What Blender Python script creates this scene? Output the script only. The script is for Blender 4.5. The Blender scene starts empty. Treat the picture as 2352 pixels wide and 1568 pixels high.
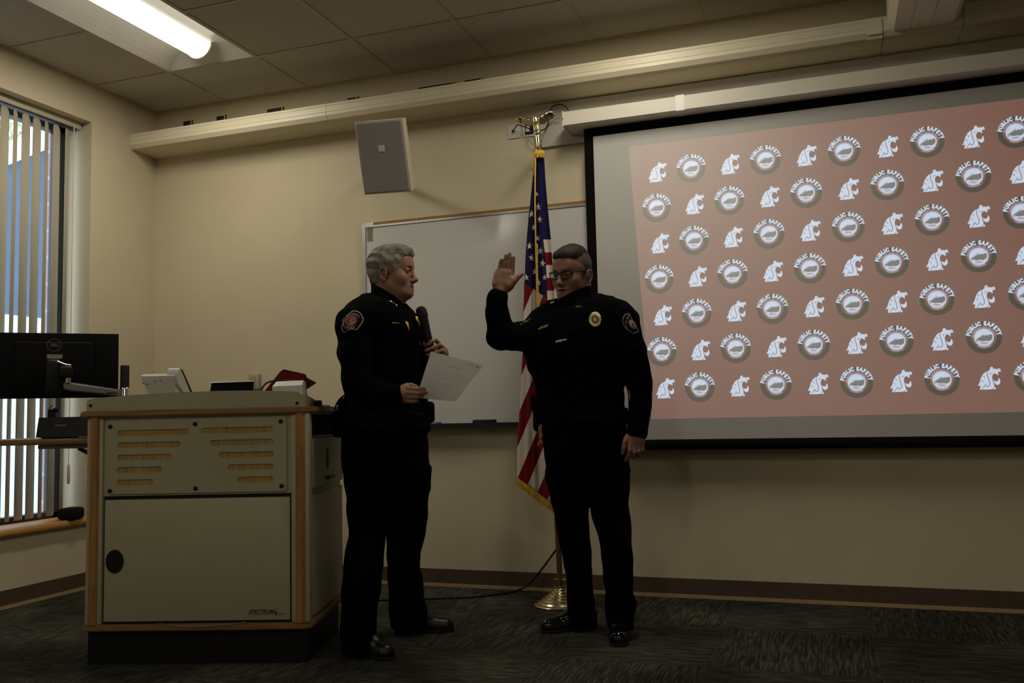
# Two police officers at a swearing-in in front of a projection screen
import bpy, bmesh, math, random
import numpy as np
from mathutils import Vector, Matrix
from mathutils.bvhtree import BVHTree
random.seed(7); rng = np.random.default_rng(7)
S = bpy.context.scene; COL = S.collection
PI = math.pi
# ------------------------------------------------------------------ camera
FPX, YAW, PITCH, ROLL = 2046.684, .33900, .0800, -.0230
CAM = np.array([4.142, -4.703, .967]); H = 3.018
def basis(yaw, pitch, roll):
    cy, sy, cp, sp = math.cos(yaw), math.sin(yaw), math.cos(pitch), math.sin(pitch)
    f = np.array([-sy*cp, cy*cp, sp]); r = np.array([cy, sy, 0]); u = np.cross(r, f)
    c, s = math.cos(roll), math.sin(roll)
    return f, r*c+u*s, u*c-r*s
CF, CR, CU = basis(YAW, PITCH, ROLL)
def ray(x, y): return CF + CR*(x-1176)/FPX - CU*(y-784)/FPX
def on(x, y, ax, val):                       # pixel of the photo -> point on an axis plane
    d = ray(x, y); return CAM + d*((val-CAM[ax])/d[ax])
R0 = np.array([math.cos(YAW), math.sin(YAW), 0]); D0 = np.array([-math.sin(YAW), math.cos(YAW), 0])
# ------------------------------------------------------------------ materials
def lin(c): return tuple(((v/255)/12.92 if v/255 <= .04045 else ((v/255+.055)/1.055)**2.4) for v in c)
def mat(name, col, rough=.6, metal=0., spec=.5, emit=None, es=1., var=0., vscale=20., bump=0., bscale=200.):
    m = bpy.data.materials.new(name); m.use_nodes = True; nt = m.node_tree; b = nt.nodes['Principled BSDF']
    b.inputs['Base Color'].default_value = (*col, 1); b.inputs['Roughness'].default_value = rough
    b.inputs['Metallic'].default_value = metal; b.inputs['Specular IOR Level'].default_value = spec
    if emit is not None:
        b.inputs['Emission Color'].default_value = (*emit, 1); b.inputs['Emission Strength'].default_value = es
    tc = None
    if var or bump: tc = nt.nodes.new('ShaderNodeTexCoord')
    if var:
        n = nt.nodes.new('ShaderNodeTexNoise'); n.inputs['Scale'].default_value = vscale; n.inputs['Detail'].default_value = 4
        nt.links.new(tc.outputs['Object'], n.inputs['Vector'])
        r = nt.nodes.new('ShaderNodeValToRGB'); nt.links.new(n.outputs['Fac'], r.inputs['Fac'])
        r.color_ramp.elements[0].position = .3; r.color_ramp.elements[1].position = .7
        r.color_ramp.elements[0].color = (*[c*(1-var) for c in col], 1); r.color_ramp.elements[1].color = (*[min(1, c*(1+var)) for c in col], 1)
        nt.links.new(r.outputs['Color'], b.inputs['Base Color'])
    if bump:
        n = nt.nodes.new('ShaderNodeTexNoise'); n.inputs['Scale'].default_value = bscale
        nt.links.new(tc.outputs['Object'], n.inputs['Vector'])
        bp = nt.nodes.new('ShaderNodeBump'); bp.inputs['Strength'].default_value = bump; bp.inputs['Distance'].default_value = .002
        nt.links.new(n.outputs['Fac'], bp.inputs['Height']); nt.links.new(bp.outputs['Normal'], b.inputs['Normal'])
    return m
def wood(name, c1, c2, axis='z', rough=.45, scale=9.):
    m = bpy.data.materials.new(name); m.use_nodes = True; nt = m.node_tree; b = nt.nodes['Principled BSDF']; b.inputs['Roughness'].default_value = rough
    tc = nt.nodes.new('ShaderNodeTexCoord'); mp = nt.nodes.new('ShaderNodeMapping')
    mp.inputs['Scale'].default_value = {'x': (.6, 9, 9), 'y': (9, .6, 9), 'z': (9, 9, .6)}[axis]
    n = nt.nodes.new('ShaderNodeTexNoise'); n.inputs['Scale'].default_value = scale; n.inputs['Detail'].default_value = 6; n.inputs['Distortion'].default_value = .6
    r = nt.nodes.new('ShaderNodeValToRGB'); r.color_ramp.elements[0].position = .3; r.color_ramp.elements[1].position = .7
    r.color_ramp.elements[0].color = (*c1, 1); r.color_ramp.elements[1].color = (*c2, 1)
    nt.links.new(tc.outputs['Object'], mp.inputs['Vector']); nt.links.new(mp.outputs['Vector'], n.inputs['Vector'])
    nt.links.new(n.outputs['Fac'], r.inputs['Fac']); nt.links.new(r.outputs['Color'], b.inputs['Base Color'])
    return m
# ------------------------------------------------------------------ objects
def link(name, me, mats, parent=None, smooth=False):
    o = bpy.data.objects.new(name, me); COL.objects.link(o)
    for m in (mats if isinstance(mats, (list, tuple)) else [mats]): me.materials.append(m)
    if parent is not None: o.parent = parent
    if smooth: me.polygons.foreach_set('use_smooth', [True]*len(me.polygons))
    return o
def tag(o, label, cat, group=None):
    o['label'] = label; o['category'] = cat
    if group: o['group'] = group
    return o
def thing(name, label, cat, loc=(0, 0, 0), rz=0., group=None):
    o = bpy.data.objects.new(name, None); COL.objects.link(o); o.location = loc; o.rotation_euler = (0, 0, rz); o.empty_display_size = .1
    return tag(o, label, cat, group)
def struct(o): o['kind'] = 'structure'; return o
class MB:
    def __init__(s): s.v = []; s.f = []; s.m = []
    def add(s, vs, fs, mi=0):
        n = len(s.v); s.v += [tuple(map(float, q)) for q in vs]; s.f += [tuple(int(i)+n for i in q) for q in fs]; s.m += [mi]*len(fs); return s
    def box(s, a, b, mi=0):
        x0, y0, z0 = [min(p, q) for p, q in zip(a, b)]; x1, y1, z1 = [max(p, q) for p, q in zip(a, b)]
        vs = [(x0, y0, z0), (x1, y0, z0), (x1, y1, z0), (x0, y1, z0), (x0, y0, z1), (x1, y0, z1), (x1, y1, z1), (x0, y1, z1)]
        return s.add(vs, [(3, 2, 1, 0), (4, 5, 6, 7), (0, 1, 5, 4), (1, 2, 6, 5), (2, 3, 7, 6), (3, 0, 4, 7)], mi)
    def bbox(s, a, b, r=.003, mi=0, seg=2):   # bevelled box
        bm = bmesh.new(); t = MB().box(a, b)
        vs = [bm.verts.new(q) for q in t.v]; [bm.faces.new([vs[i] for i in f]) for f in t.f]
        bmesh.ops.bevel(bm, geom=bm.edges[:], offset=r, segments=seg, affect='EDGES', profile=.5)
        return s.bm(bm, mi)
    def bm(s, bm, mi=0):
        bm.verts.ensure_lookup_table(); bm.verts.index_update()
        s.add([v.co for v in bm.verts], [[v.index for v in f.verts] for f in bm.faces], mi); bm.free(); return s
    def tube(s, pts, r, n=8, mi=0, cap=True):
        pts = [Vector(q) for q in pts]; k = len(pts); rs = r if isinstance(r, (list, tuple)) else [r]*k
        vs = []; up = None
        for i, q in enumerate(pts):
            t = (pts[min(i+1, k-1)]-pts[max(i-1, 0)]).normalized()
            if up is None:
                up = Vector((0, 0, 1)) if abs(t.z) < .9 else Vector((1, 0, 0))
            a = t.cross(up)
            if a.length < 1e-6: a = t.orthogonal()
            a.normalize(); bb = a.cross(t).normalized(); up = bb
            for j in range(n):
                th = 2*PI*j/n; vs.append(q+(a*math.cos(th)+bb*math.sin(th))*rs[i])
        fs = [(i*n+j, i*n+(j+1) % n, (i+1)*n+(j+1) % n, (i+1)*n+j) for i in range(k-1) for j in range(n)]
        if cap: fs += [tuple(range(n-1, -1, -1)), tuple((k-1)*n+j for j in range(n))]
        return s.add(vs, fs, mi)
    def lathe(s, prof, n=32, c=(0, 0, 0), mi=0, M=None):   # prof: (radius, z)
        vs = [Vector((r*math.cos(2*PI*j/n), r*math.sin(2*PI*j/n), z)) for r, z in prof for j in range(n)]
        if M is not None: vs = [M @ q for q in vs]
        vs = [q+Vector(c) for q in vs]; k = len(prof)
        fs = [(i*n+j, i*n+(j+1) % n, (i+1)*n+(j+1) % n, (i+1)*n+j) for i in range(k-1) for j in range(n)]
        fs += [tuple(range(n-1, -1, -1)), tuple((k-1)*n+j for j in range(n))]
        return s.add(vs, fs, mi)
    def prism(s, poly, a, b, ax=0, mi=0):       # poly in the two other axes, extruded along ax from a to b
        def mk(p, t):
            q = list(p); q.insert(ax, t); return q
        n = len(poly); vs = [mk(p, a) for p in poly]+[mk(p, b) for p in poly]
        fs = [tuple(range(n-1, -1, -1)), tuple(range(n, 2*n))]+[(j, (j+1) % n, n+(j+1) % n, n+j) for j in range(n)]
        return s.add(vs, fs, mi)
    def quad(s, a, b, c, d, mi=0): return s.add([a, b, c, d], [(0, 1, 2, 3)], mi)
    def build(s, name, mats, parent=None, smooth=False, auto=None, recalc=True):
        me = bpy.data.meshes.new(name); me.from_pydata(s.v, [], s.f); me.polygons.foreach_set('material_index', s.m)
        if recalc:
            bm = bmesh.new(); bm.from_mesh(me); bmesh.ops.recalc_face_normals(bm, faces=bm.faces[:]); bm.to_mesh(me); bm.free()
        o = link(name, me, mats, parent, smooth or auto is not None)
        if auto is not None: me.set_sharp_from_angle(angle=math.radians(auto))
        return o
def rotz(pts, a, o=(0, 0, 0)):
    c, s = math.cos(a), math.sin(a); return [(o[0]+c*x-s*y, o[1]+s*x+c*y, o[2]+z) for x, y, z in pts]
def smooth_path(pts, n=8):                      # Catmull-Rom
    P = [np.array(q, float) for q in pts]; P = [2*P[0]-P[1]]+P+[2*P[-1]-P[-2]]; out = []
    for i in range(1, len(P)-2):
        for k in range(n):
            t = k/n; a, b, c, d = P[i-1:i+3]
            out.append(.5*((2*b)+(c-a)*t+(2*a-5*b+4*c-d)*t*t+(-a+3*b-3*c+d)*t**3))
    return out+[P[-2]]
def text2d(s, size, bold=0., align='CENTER', shear=0.):
    cu = bpy.data.curves.new('lettering', 'FONT'); cu.body = s; cu.size = size; cu.align_x = align; cu.align_y = 'CENTER'; cu.offset = bold; cu.shear = shear
    cu.resolution_u = 3
    o = bpy.data.objects.new('lettering', cu); COL.objects.link(o); dg = bpy.context.evaluated_depsgraph_get()
    me = o.evaluated_get(dg).to_mesh(); v = np.array([q.co[:2] for q in me.vertices]).reshape(-1, 2); f = [tuple(p.vertices) for p in me.polygons]
    o.evaluated_get(dg).to_mesh_clear(); bpy.data.objects.remove(o); bpy.data.curves.remove(cu)
    return v, f
def plate2d(outline, holes, th):                # flat plate with holes in the XY plane, thickness th
    cu = bpy.data.curves.new('plate', 'CURVE'); cu.dimensions = '2D'; cu.fill_mode = 'BOTH'; cu.extrude = th/2
    for pl in [outline]+holes:
        sp = cu.splines.new('POLY'); sp.points.add(len(pl)-1); sp.use_cyclic_u = True
        for q, p in zip(sp.points, pl): q.co = (p[0], p[1], 0, 1)
    o = bpy.data.objects.new('plate', cu); COL.objects.link(o); dg = bpy.context.evaluated_depsgraph_get()
    me = o.evaluated_get(dg).to_mesh(); v = [tuple(q.co) for q in me.vertices]; f = [tuple(p.vertices) for p in me.polygons]
    o.evaluated_get(dg).to_mesh_clear(); bpy.data.objects.remove(o); bpy.data.curves.remove(cu)
    return v, f
def rrect(x0, y0, x1, y1, r, n=5):
    out = []
    for cx, cy, a0 in ((x1-r, y1-r, 0), (x0+r, y1-r, PI/2), (x0+r, y0+r, PI), (x1-r, y0+r, 1.5*PI)):
        out += [(cx+r*math.cos(a0+PI/2*k/n), cy+r*math.sin(a0+PI/2*k/n)) for k in range(n+1)]
    return out
def circle(cx, cy, r, n=24): return [(cx+r*math.cos(2*PI*k/n), cy+r*math.sin(2*PI*k/n)) for k in range(n)]
# ------------------------------------------------------------------ implicit surfaces (bodies, clothes, hair)
def smin(a, b, k):
    if k <= 0: return np.minimum(a, b)
    h = np.maximum(k-np.abs(a-b), 0)/k; return np.minimum(a, b)-h*h*k*.25
def smax(a, b, k): return -smin(-a, -b, k)
def cap(a, b, ra, rb, sq=None):                 # tapered capsule; sq=(axis,factor) flattens it along an axis
    a = np.array(a, float); b = np.array(b, float); ab = b-a; L2 = max(ab@ab, 1e-9)
    if sq is not None: ax = np.array(sq[0], float); ax /= np.linalg.norm(ax); fac = sq[1]
    def fn(P):
        q = P-a; t = np.clip(q@ab/L2, 0, 1); w = q-t[:, None]*ab
        if sq is not None: w = w+np.outer(w@ax, ax)*(1/fac-1)
        return np.sqrt((w*w).sum(1))-(ra+(rb-ra)*t)
    return fn
def ell(c, r, M=None):
    c = np.array(c, float); r = np.array(r, float)
    def fn(P):
        q = P-c
        if M is not None: q = q@M
        k0 = np.sqrt(((q/r)**2).sum(1)); k1 = np.sqrt(((q/(r*r))**2).sum(1))
        return np.where(k1 > 1e-9, k0*(k0-1)/np.maximum(k1, 1e-9), -r.min())
    return fn
def rbox(c, h, rad, M=None):
    c = np.array(c, float); h = np.array(h, float)-rad
    def fn(P):
        q = P-c
        if M is not None: q = q@M
        q = np.abs(q)-h; return np.sqrt((np.maximum(q, 0)**2).sum(1))+np.minimum(q.max(1), 0)-rad
    return fn
def half(p, n):                                  # solid below the plane
    p = np.array(p, float); n = np.array(n, float); n = n/np.linalg.norm(n); return lambda P: (P-p)@n
def loft(rows, ang=0., ex=2.3):                  # rows: (z, cx, cy, rx, ry) stack of rounded sections
    rows = sorted(rows); A = np.array(rows); z = A[:, 0]; zz = np.linspace(z[0], z[-1], 240)
    T = [np.interp(zz, z, A[:, i]) for i in range(1, 5)]; ker = np.ones(9)/9
    T = [np.convolve(np.pad(t, 4, mode='edge'), ker, 'valid') for t in T]; ca, sa = math.cos(ang), math.sin(ang)
    def fn(P):
        cx, cy, rx, ry = [np.interp(P[:, 2], zz, t) for t in T]; dx = P[:, 0]-cx; dy = P[:, 1]-cy
        u = (dx*ca+dy*sa)/rx; w = (-dx*sa+dy*ca)/ry
        d = ((np.abs(u)**ex+np.abs(w)**ex)**(1/ex)-1)*np.minimum(rx, ry)
        return np.maximum(d, np.maximum(P[:, 2]-z[-1], z[0]-P[:, 2]))
    return fn
def group(parts):                                # parts: (fn,k) joined among themselves
    def fn(P):
        d = parts[0][0](P)
        for g, k in parts[1:]: d = smin(d, g(P), k)
        return d
    return fn
def axis_grid(lo, hi, coarse, fine):             # fine: [(a,b,step)]
    out = [lo]
    while out[-1] < hi:
        x = out[-1]; h = coarse
        for a, b, s in fine:
            if a <= x < b: h = min(h, s)
            elif x < a: h = min(h, max(s, a-x))
        out.append(x+h)
    return np.array(out)
def mesh_sdf(name, prims, xs, ys, zs, noise=None):
    """prims: (fn, k, op) with op u/s/i. Surface nets on a rectilinear grid."""
    nx, ny, nz = len(xs), len(ys), len(zs); B = 12
    D = np.full((nx, ny, nz), 1., np.float32); bl = [(i, j, k) for i in range(0, nx, B) for j in range(0, ny, B) for k in range(0, nz, B)]
    def rng_(a, i): return a[i:min(i+B, len(a))]
    cen = np.array([[(rng_(xs, i)[0]+rng_(xs, i)[-1])/2, (rng_(ys, j)[0]+rng_(ys, j)[-1])/2, (rng_(zs, k)[0]+rng_(zs, k)[-1])/2] for i, j, k in bl])
    hd = np.array([.5*math.sqrt((rng_(xs, i)[-1]-rng_(xs, i)[0])**2+(rng_(ys, j)[-1]-rng_(ys, j)[0])**2+(rng_(zs, k)[-1]-rng_(zs, k)[0])**2) for i, j, k in bl])
    dc = np.array([fn(cen) for fn, k, op in prims])
    def comb(vals, P=None):
        d = None
        for (fn, k, op), v in vals:
            if d is None: d = v if op == 'u' else None; continue
            d = smin(d, v, k) if op == 'u' else (smax(d, -v, k) if op == 's' else smax(d, v, k))
        return d
    tot = comb([(p, dc[n]) for n, p in enumerate(prims)])
    for n, (i, j, k) in enumerate(bl):
        X, Y, Z = rng_(xs, i), rng_(ys, j), rng_(zs, k); sl = np.s_[i:i+len(X), j:j+len(Y), k:k+len(Z)]
        lim = hd[n]*2.2+.03
        if abs(tot[n]) > lim: D[sl] = 1. if tot[n] > 0 else -1.; continue
        P = np.stack(np.meshgrid(X, Y, Z, indexing='ij'), -1).reshape(-1, 3)
        use = [(p, None) for m, p in enumerate(prims) if (p[2] == 'i' or dc[m, n] < lim+.03)]
        if not any(p[2] == 'u' for p, _ in use): D[sl] = 1.; continue
        d = comb([(p, p[0](P)) for p, _ in use])
        if noise is not None: d = d+noise(P)
        D[sl] = d.reshape(len(X), len(Y), len(Z))
    Sg = D < 0
    cnt = np.zeros((nx-1, ny-1, nz-1), np.int8); offs = [(a, b, c) for a in (0, 1) for b in (0, 1) for c in (0, 1)]
    for a, b, c in offs: cnt += Sg[a:nx-1+a, b:ny-1+b, c:nz-1+c]
    act = (cnt > 0) & (cnt < 8); I, J, K = np.nonzero(act); idx = np.full(act.shape, -1, np.int32); idx[I, J, K] = np.arange(len(I))
    cv = np.stack([D[I+a, J+b, K+c] for a, b, c in offs], 1); cp = np.stack([np.stack([xs[I+a], ys[J+b], zs[K+c]], 1) for a, b, c in offs], 1)
    acc = np.zeros((len(I), 3)); w = np.zeros(len(I))
    for p in range(8):
        for bit in (1, 2, 4):
            q = p | bit
            if q == p: continue
            va, vb = cv[:, p], cv[:, q]; cr = (va < 0) != (vb < 0); t = np.where(cr, va/np.where(cr, va-vb, 1), 0)
            acc += np.where(cr[:, None], cp[:, p]+(cp[:, q]-cp[:, p])*t[:, None], 0); w += cr
    V = acc/w[:, None]; F = []
    for ax in range(3):
        sl0 = [slice(1, -1)]*3; sl0[ax] = slice(0, -1); sl1 = list(sl0); sl1[ax] = slice(1, None)
        A, Bq = Sg[tuple(sl0)], Sg[tuple(sl1)]; e = np.argwhere(A != Bq)
        if not len(e): continue
        inside = A[e[:, 0], e[:, 1], e[:, 2]]; base = e.copy()
        for q in range(3):
            if q != ax: base[:, q] += 1
        u, v = (ax+1) % 3, (ax+2) % 3
        def cell(du, dv):
            c = base.copy(); c[:, u] += du; c[:, v] += dv; return idx[c[:, 0], c[:, 1], c[:, 2]]
        q4 = np.stack([cell(-1, -1), cell(0, -1), cell(0, 0), cell(-1, 0)], 1)
        q4 = np.where(inside[:, None], q4, q4[:, ::-1]); F.append(q4[(q4 >= 0).all(1)])
    F = np.concatenate(F); me = bpy.data.meshes.new(name)
    me.vertices.add(len(V)); me.vertices.foreach_set('co', V.astype(np.float32).ravel())
    me.loops.add(F.size); me.loops.foreach_set('vertex_index', F.astype(np.int32).ravel())
    me.polygons.add(len(F)); me.polygons.foreach_set('loop_start', np.arange(0, F.size, 4, dtype=np.int32))
    me.update(calc_edges=True); me.validate()
    return me, V, F
LAMP, BACK_FILL, PROJ, SKY = 15.5, 8.0, .9, 3.0
# ================================================================== materials
M_wall = mat('wall_paint', (.60, .525, .37), .75, spec=.25, var=.03, vscale=3, bump=.08, bscale=260)
M_wood = wood('oak_edge', (.17, .088, .029), (.30, .162, .058), 'x'); M_woodv = wood('oak_post', (.25, .115, .03), (.42, .21, .062), 'z')
M_sill = wood('sill_wood', (.40, .19, .06), (.55, .29, .10), 'y', .35)
M_base = mat('rubber_base', (.085, .055, .034), .6, var=.1); M_tan = mat('tan_strip', (.42, .29, .16), .6)
M_beige = mat('laminate_beige', (.38, .36, .235), .5, spec=.3, var=.03, vscale=6)
M_black = mat('black_plastic', (.006, .006, .007), .5, spec=.3); M_soft = mat('black_rubber', (.012, .012, .013), .8, spec=.2)
M_race = mat('raceway_enamel', (.73, .66, .49), .42, spec=.4); M_white = mat('white_enamel', (.78, .76, .72), .35, spec=.4)
M_pan = mat('lamp_pan', (.86, .84, .80), .4, spec=.4); M_dark = mat('dark_metal', (.03, .026, .022), .5, metal=.3)
M_alu = mat('aluminium', (.62, .61, .60), .35, metal=.9); M_chrome = mat('polished_metal', (.62, .6, .58), .16, metal=1.)
M_gold = mat('brass', (.70, .61, .38), .22, metal=1.); M_goldc = mat('gold_cord', (.62, .38, .03), .6, var=.25, vscale=120)
M_case = mat('screen_case_white', (.74, .69, .58), .45, spec=.35)
# ------------------------------------------------------------------ floor: carpet tiles with turned stripes
def carpet():
    m = mat('carpet_tiles', (.08, .075, .06), .95, spec=.05); nt = m.node_tree; b = nt.nodes['Principled BSDF']; N = nt.nodes.new; Lk = nt.links.new
    tc = N('ShaderNodeTexCoord'); sx = N('ShaderNodeSeparateXYZ'); Lk(tc.outputs['Object'], sx.inputs[0])
    def mth(op, a, b_=None):
        n = N('ShaderNodeMath'); n.operation = op
        for i, q in enumerate((a, b_)):
            if q is None: continue
            if isinstance(q, (int, float)): n.inputs[i].default_value = q
            else: Lk(q, n.inputs[i])
        return n.outputs[0]
    T = .61
    cx = mth('FLOOR', mth('DIVIDE', sx.outputs[0], T)); cy = mth('FLOOR', mth('DIVIDE', sx.outputs[1], T))
    odd = mth('FLOORED_MODULO', mth('ADD', cx, cy), 2)
    co = N('ShaderNodeMix'); co.data_type = 'FLOAT'; Lk(odd, co.inputs[0]); Lk(sx.outputs[0], co.inputs[2]); Lk(sx.outputs[1], co.inputs[3])
    al = N('ShaderNodeMix'); al.data_type = 'FLOAT'; Lk(odd, al.inputs[0]); Lk(sx.outputs[1], al.inputs[2]); Lk(sx.outputs[0], al.inputs[3])
    cb = N('ShaderNodeCombineXYZ'); Lk(mth('MULTIPLY', co.outputs[0], 150), cb.inputs[0]); Lk(mth('MULTIPLY', al.outputs[0], 9), cb.inputs[1]); Lk(mth('ADD', cx, mth('MULTIPLY', cy, 7.3)), cb.inputs[2])
    n1 = N('ShaderNodeTexNoise'); n1.inputs['Scale'].default_value = 1.; n1.inputs['Detail'].default_value = 2; Lk(cb.outputs[0], n1.inputs['Vector'])
    r = N('ShaderNodeValToRGB'); Lk(n1.outputs['Fac'], r.inputs['Fac']); e = r.color_ramp.elements
    e[0].position = .42; e[0].color = (.026, .025, .021, 1); e[1].position = .66; e[1].color = (.085, .080, .056, 1)
    n2 = N('ShaderNodeTexNoise'); n2.inputs['Scale'].default_value = 1.7; n2.inputs['Detail'].default_value = 3; Lk(tc.outputs['Object'], n2.inputs['Vector'])
    mr = N('ShaderNodeMapRange'); mr.inputs[1].default_value = .35; mr.inputs[2].default_value = .65; mr.inputs[3].default_value = .55; mr.inputs[4].default_value = 1.25; Lk(n2.outputs['Fac'], mr.inputs[0])
    mx = N('ShaderNodeVectorMath'); mx.operation = 'SCALE'; Lk(r.outputs['Color'], mx.inputs[0]); Lk(mr.outputs[0], mx.inputs['Scale']); Lk(mx.outputs[0], b.inputs['Base Color'])
    n3 = N('ShaderNodeTexNoise'); n3.inputs['Scale'].default_value = 450; Lk(tc.outputs['Object'], n3.inputs['Vector'])
    bp = N('ShaderNodeBump'); bp.inputs['Strength'].default_value = .5; bp.inputs['Distance'].default_value = .004; Lk(n3.outputs['Fac'], bp.inputs['Height']); Lk(bp.outputs[0], b.inputs['Normal'])
    return m
XR, YB = 8.6, -8.6
struct(MB().box((-.02, YB, -.1), (XR, .02, 0)).build('floor', carpet()))
struct(MB().box((-.3, 0, -.1), (XR+.2, .16, H+.2)).build('wall_front', M_wall))
WY0, WY1, WZ0, WZ1 = -3.5, -.55, .40, 2.787
wl = MB().box((-.3, YB, -.1), (0, 0, WZ0)).box((-.3, YB, WZ1), (0, 0, H+.2)).box((-.3, WY1, WZ0), (0, 0, WZ1)).box((-.3, YB, WZ0), (0, WY0, WZ1))
struct(wl.build('wall_left', M_wall)); struct(MB().box((XR, YB, -.1), (XR+.2, .0, H+.2)).build('wall_right', M_wall)); struct(MB().box((-.3, YB-.2, -.1), (XR+.2, YB, H+.2)).build('wall_back', M_wall))
# ------------------------------------------------------------------ ceiling with lamp openings and grid
T = .6096; GX = .564; GY = -.539
FIX = [(GX, GX+T, GY, GY-2*T), (GX+4*T, GX+5*T, GY, GY-2*T)]+[(GX+T*i, GX+T*(i+1), GY-T*j, GY-T*(j+2)) for j in (5, 10) for i in (0, 4, 8)]  # the rows behind the viewer are added fill lamps, out of view
M_ceil = mat('ceiling_tile', (.51, .48, .415), .95, spec=.1); nt = M_ceil.node_tree; b = nt.nodes['Principled BSDF']
tc = nt.nodes.new('ShaderNodeTexCoord'); vn = nt.nodes.new('ShaderNodeTexNoise'); vn.inputs['Scale'].default_value = 130; vn.inputs['Detail'].default_value = 3; vn.inputs['Distortion'].default_value = 1.2
rp = nt.nodes.new('ShaderNodeValToRGB'); rp.color_ramp.elements[0].position = .30; rp.color_ramp.elements[0].color = (.28, .262, .225, 1); rp.color_ramp.elements[1].position = .43; rp.color_ramp.elements[1].color = (.51, .48, .415, 1)
nt.links.new(tc.outputs['Object'], vn.inputs['Vector']); nt.links.new(vn.outputs['Fac'], rp.inputs['Fac']); nt.links.new(rp.outputs['Color'], b.inputs['Base Color'])
xs_ = [0]+[GX+T*k for k in range(0, 14) if GX+T*k < XR]+[XR]; ys_ = [0]+[GY-T*k for k in range(0, 14) if GY-T*k > YB+.02]+[YB]
cm = MB(); gm = MB()
for i in range(len(xs_)-1):
    for j in range(len(ys_)-1):
        mx_, my_ = (xs_[i]+xs_[i+1])/2, (ys_[j]+ys_[j+1])/2
        if any(a < mx_ < b_ and d < my_ < c for a, b_, c, d in FIX): continue
        cm.quad((xs_[i], ys_[j], H), (xs_[i+1], ys_[j], H), (xs_[i+1], ys_[j+1], H), (xs_[i], ys_[j+1], H))
struct(cm.build('ceiling', M_ceil, recalc=False))
M_grid = mat('grid_bar', (.44, .39, .28), .5)
def infix(x, y): return any(a-.001 < x < b_+.001 and d+.001 < y < c-.001 for a, b_, c, d in FIX)
for x in xs_[1:-1]: gm.box((x-.012, YB, H-.004), (x+.012, 0, H-.0005))
for j, y in enumerate(ys_[1:-1]):
    for i in range(len(xs_)-1):
        if any(a < (xs_[i]+xs_[i+1])/2 < b_ and d+.01 < y < c-.01 for a, b_, c, d in FIX): continue
        gm.box((xs_[i]+.012, y-.012, H-.0038), (xs_[i+1]-.012, y+.012, H-.0004))
gm.box((0, -.022, H-.006), (XR, 0, H-.0002)); gm.box((0, YB, H-.0062), (.022, -.022, H-.0002))
struct(gm.build('trim_1', M_grid))
# baseboards
struct(MB().box((0, -.010, .018), (XR, -.0005, .097)).box((0, -.016, .0005), (XR, -.0005, .018), 1).build('baseboard_front', [M_base, M_tan]))
struct(MB().box((.0005, YB, .018), (.010, -.0102, .097)).box((.0005, YB, .0005), (.016, -.0162, .018), 1).build('baseboard_left', [M_base, M_tan]))
# ------------------------------------------------------------------ lamps
M_lens = mat('lamp_lens', (.9, .88, .82), .5, emit=(1., .93, .77), es=2.2)
for n, (x0, x1, y0, y1) in enumerate(FIX):
    t = thing('ceiling_lamp', (['recessed fluorescent ceiling lamp glowing white above the window corner', 'recessed ceiling lamp just in front of the projection screen']+['unseen recessed fill lamp added in the '+r_+' row behind the viewer, '+c_ for r_ in ('front', 'back') for c_ in ('window side', 'in the middle', 'far from the window')])[n], 'ceiling light', ((x0+x1)/2, (y0+y1)/2, H), group='recessed ceiling lamps')
    w, l = (x1-x0)/2-.006, (y0-y1)/2-.006; iw, il, hh = .10, l-.10, .075
    m = MB(); n_ = 7; prof = []
    for k in range(n_+1):
        q = k/n_; prof.append((w+(iw-w)*q, hh*(1-(1-q)**2)))
    for sx in (-1, 1):
        for k in range(n_):
            (xa, za), (xb, zb) = prof[k], prof[k+1]; ya, yb = l-(l-il)*k/n_, l-(l-il)*(k+1)/n_
            m.quad((sx*xa, -ya, za), (sx*xa, ya, za), (sx*xb, yb, zb), (sx*xb, -yb, zb))
    for sy in (-1, 1):
        for k in range(n_):
            (xa, za), (xb, zb) = prof[k], prof[k+1]; ya, yb = l-(l-il)*k/n_, l-(l-il)*(k+1)/n_
            m.quad((-xa, sy*ya, za), (xa, sy*ya, za), (xb, sy*yb, zb), (-xb, sy*yb, zb))
    m.quad((-iw, -il, hh), (iw, -il, hh), (iw, il, hh), (-iw, il, hh))
    m.box((-w-.006, -l-.006, .0), (-w, l+.006, .09)).box((w, -l-.006, .0), (w+.006, l+.006, .09)).box((-w, -l-.006, 0), (w, -l, .09)).box((-w, l, 0), (w, l+.006, .09)).box((-w-.006, -l-.006, .09), (w+.006, l+.006, .096))
    m.build('reflector_pan', M_pan, t, auto=50, recalc=False)
    m = MB(); r = .082; k = 16; sec = [(r*math.cos(PI+PI*i/k), hh+.0-r*.95*math.sin(PI*i/k)) for i in range(k+1)]
    m.prism([(x, z) for x, z in sec], -il+.012, il-.012, 1); m.build('lens', M_lens, t, auto=40)
    m = MB(); r = .088; sec = [(r*math.cos(PI+PI*i/k), hh-r*.95*math.sin(PI*i/k)) for i in range(k+1)]
    m.prism(sec, il-.012, il, 1); m.build('end_cap', M_pan, t, auto=40); MB().prism(sec, -il, -il+.012, 1).build('end_cap', M_pan, t, auto=40)
    ld = bpy.data.lights.new('lamp_light', 'AREA'); ld.shape = 'RECTANGLE'; ld.size = .15; ld.size_y = 2*il-.05; ld.energy = LAMP if n < 2 else BACK_FILL; ld.color = (1., .93, .77); lo_ = bpy.data.objects.new('lamp_light', ld); COL.objects.link(lo_); lo_.parent = t; lo_.location = (0, 0, -.010)
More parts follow.
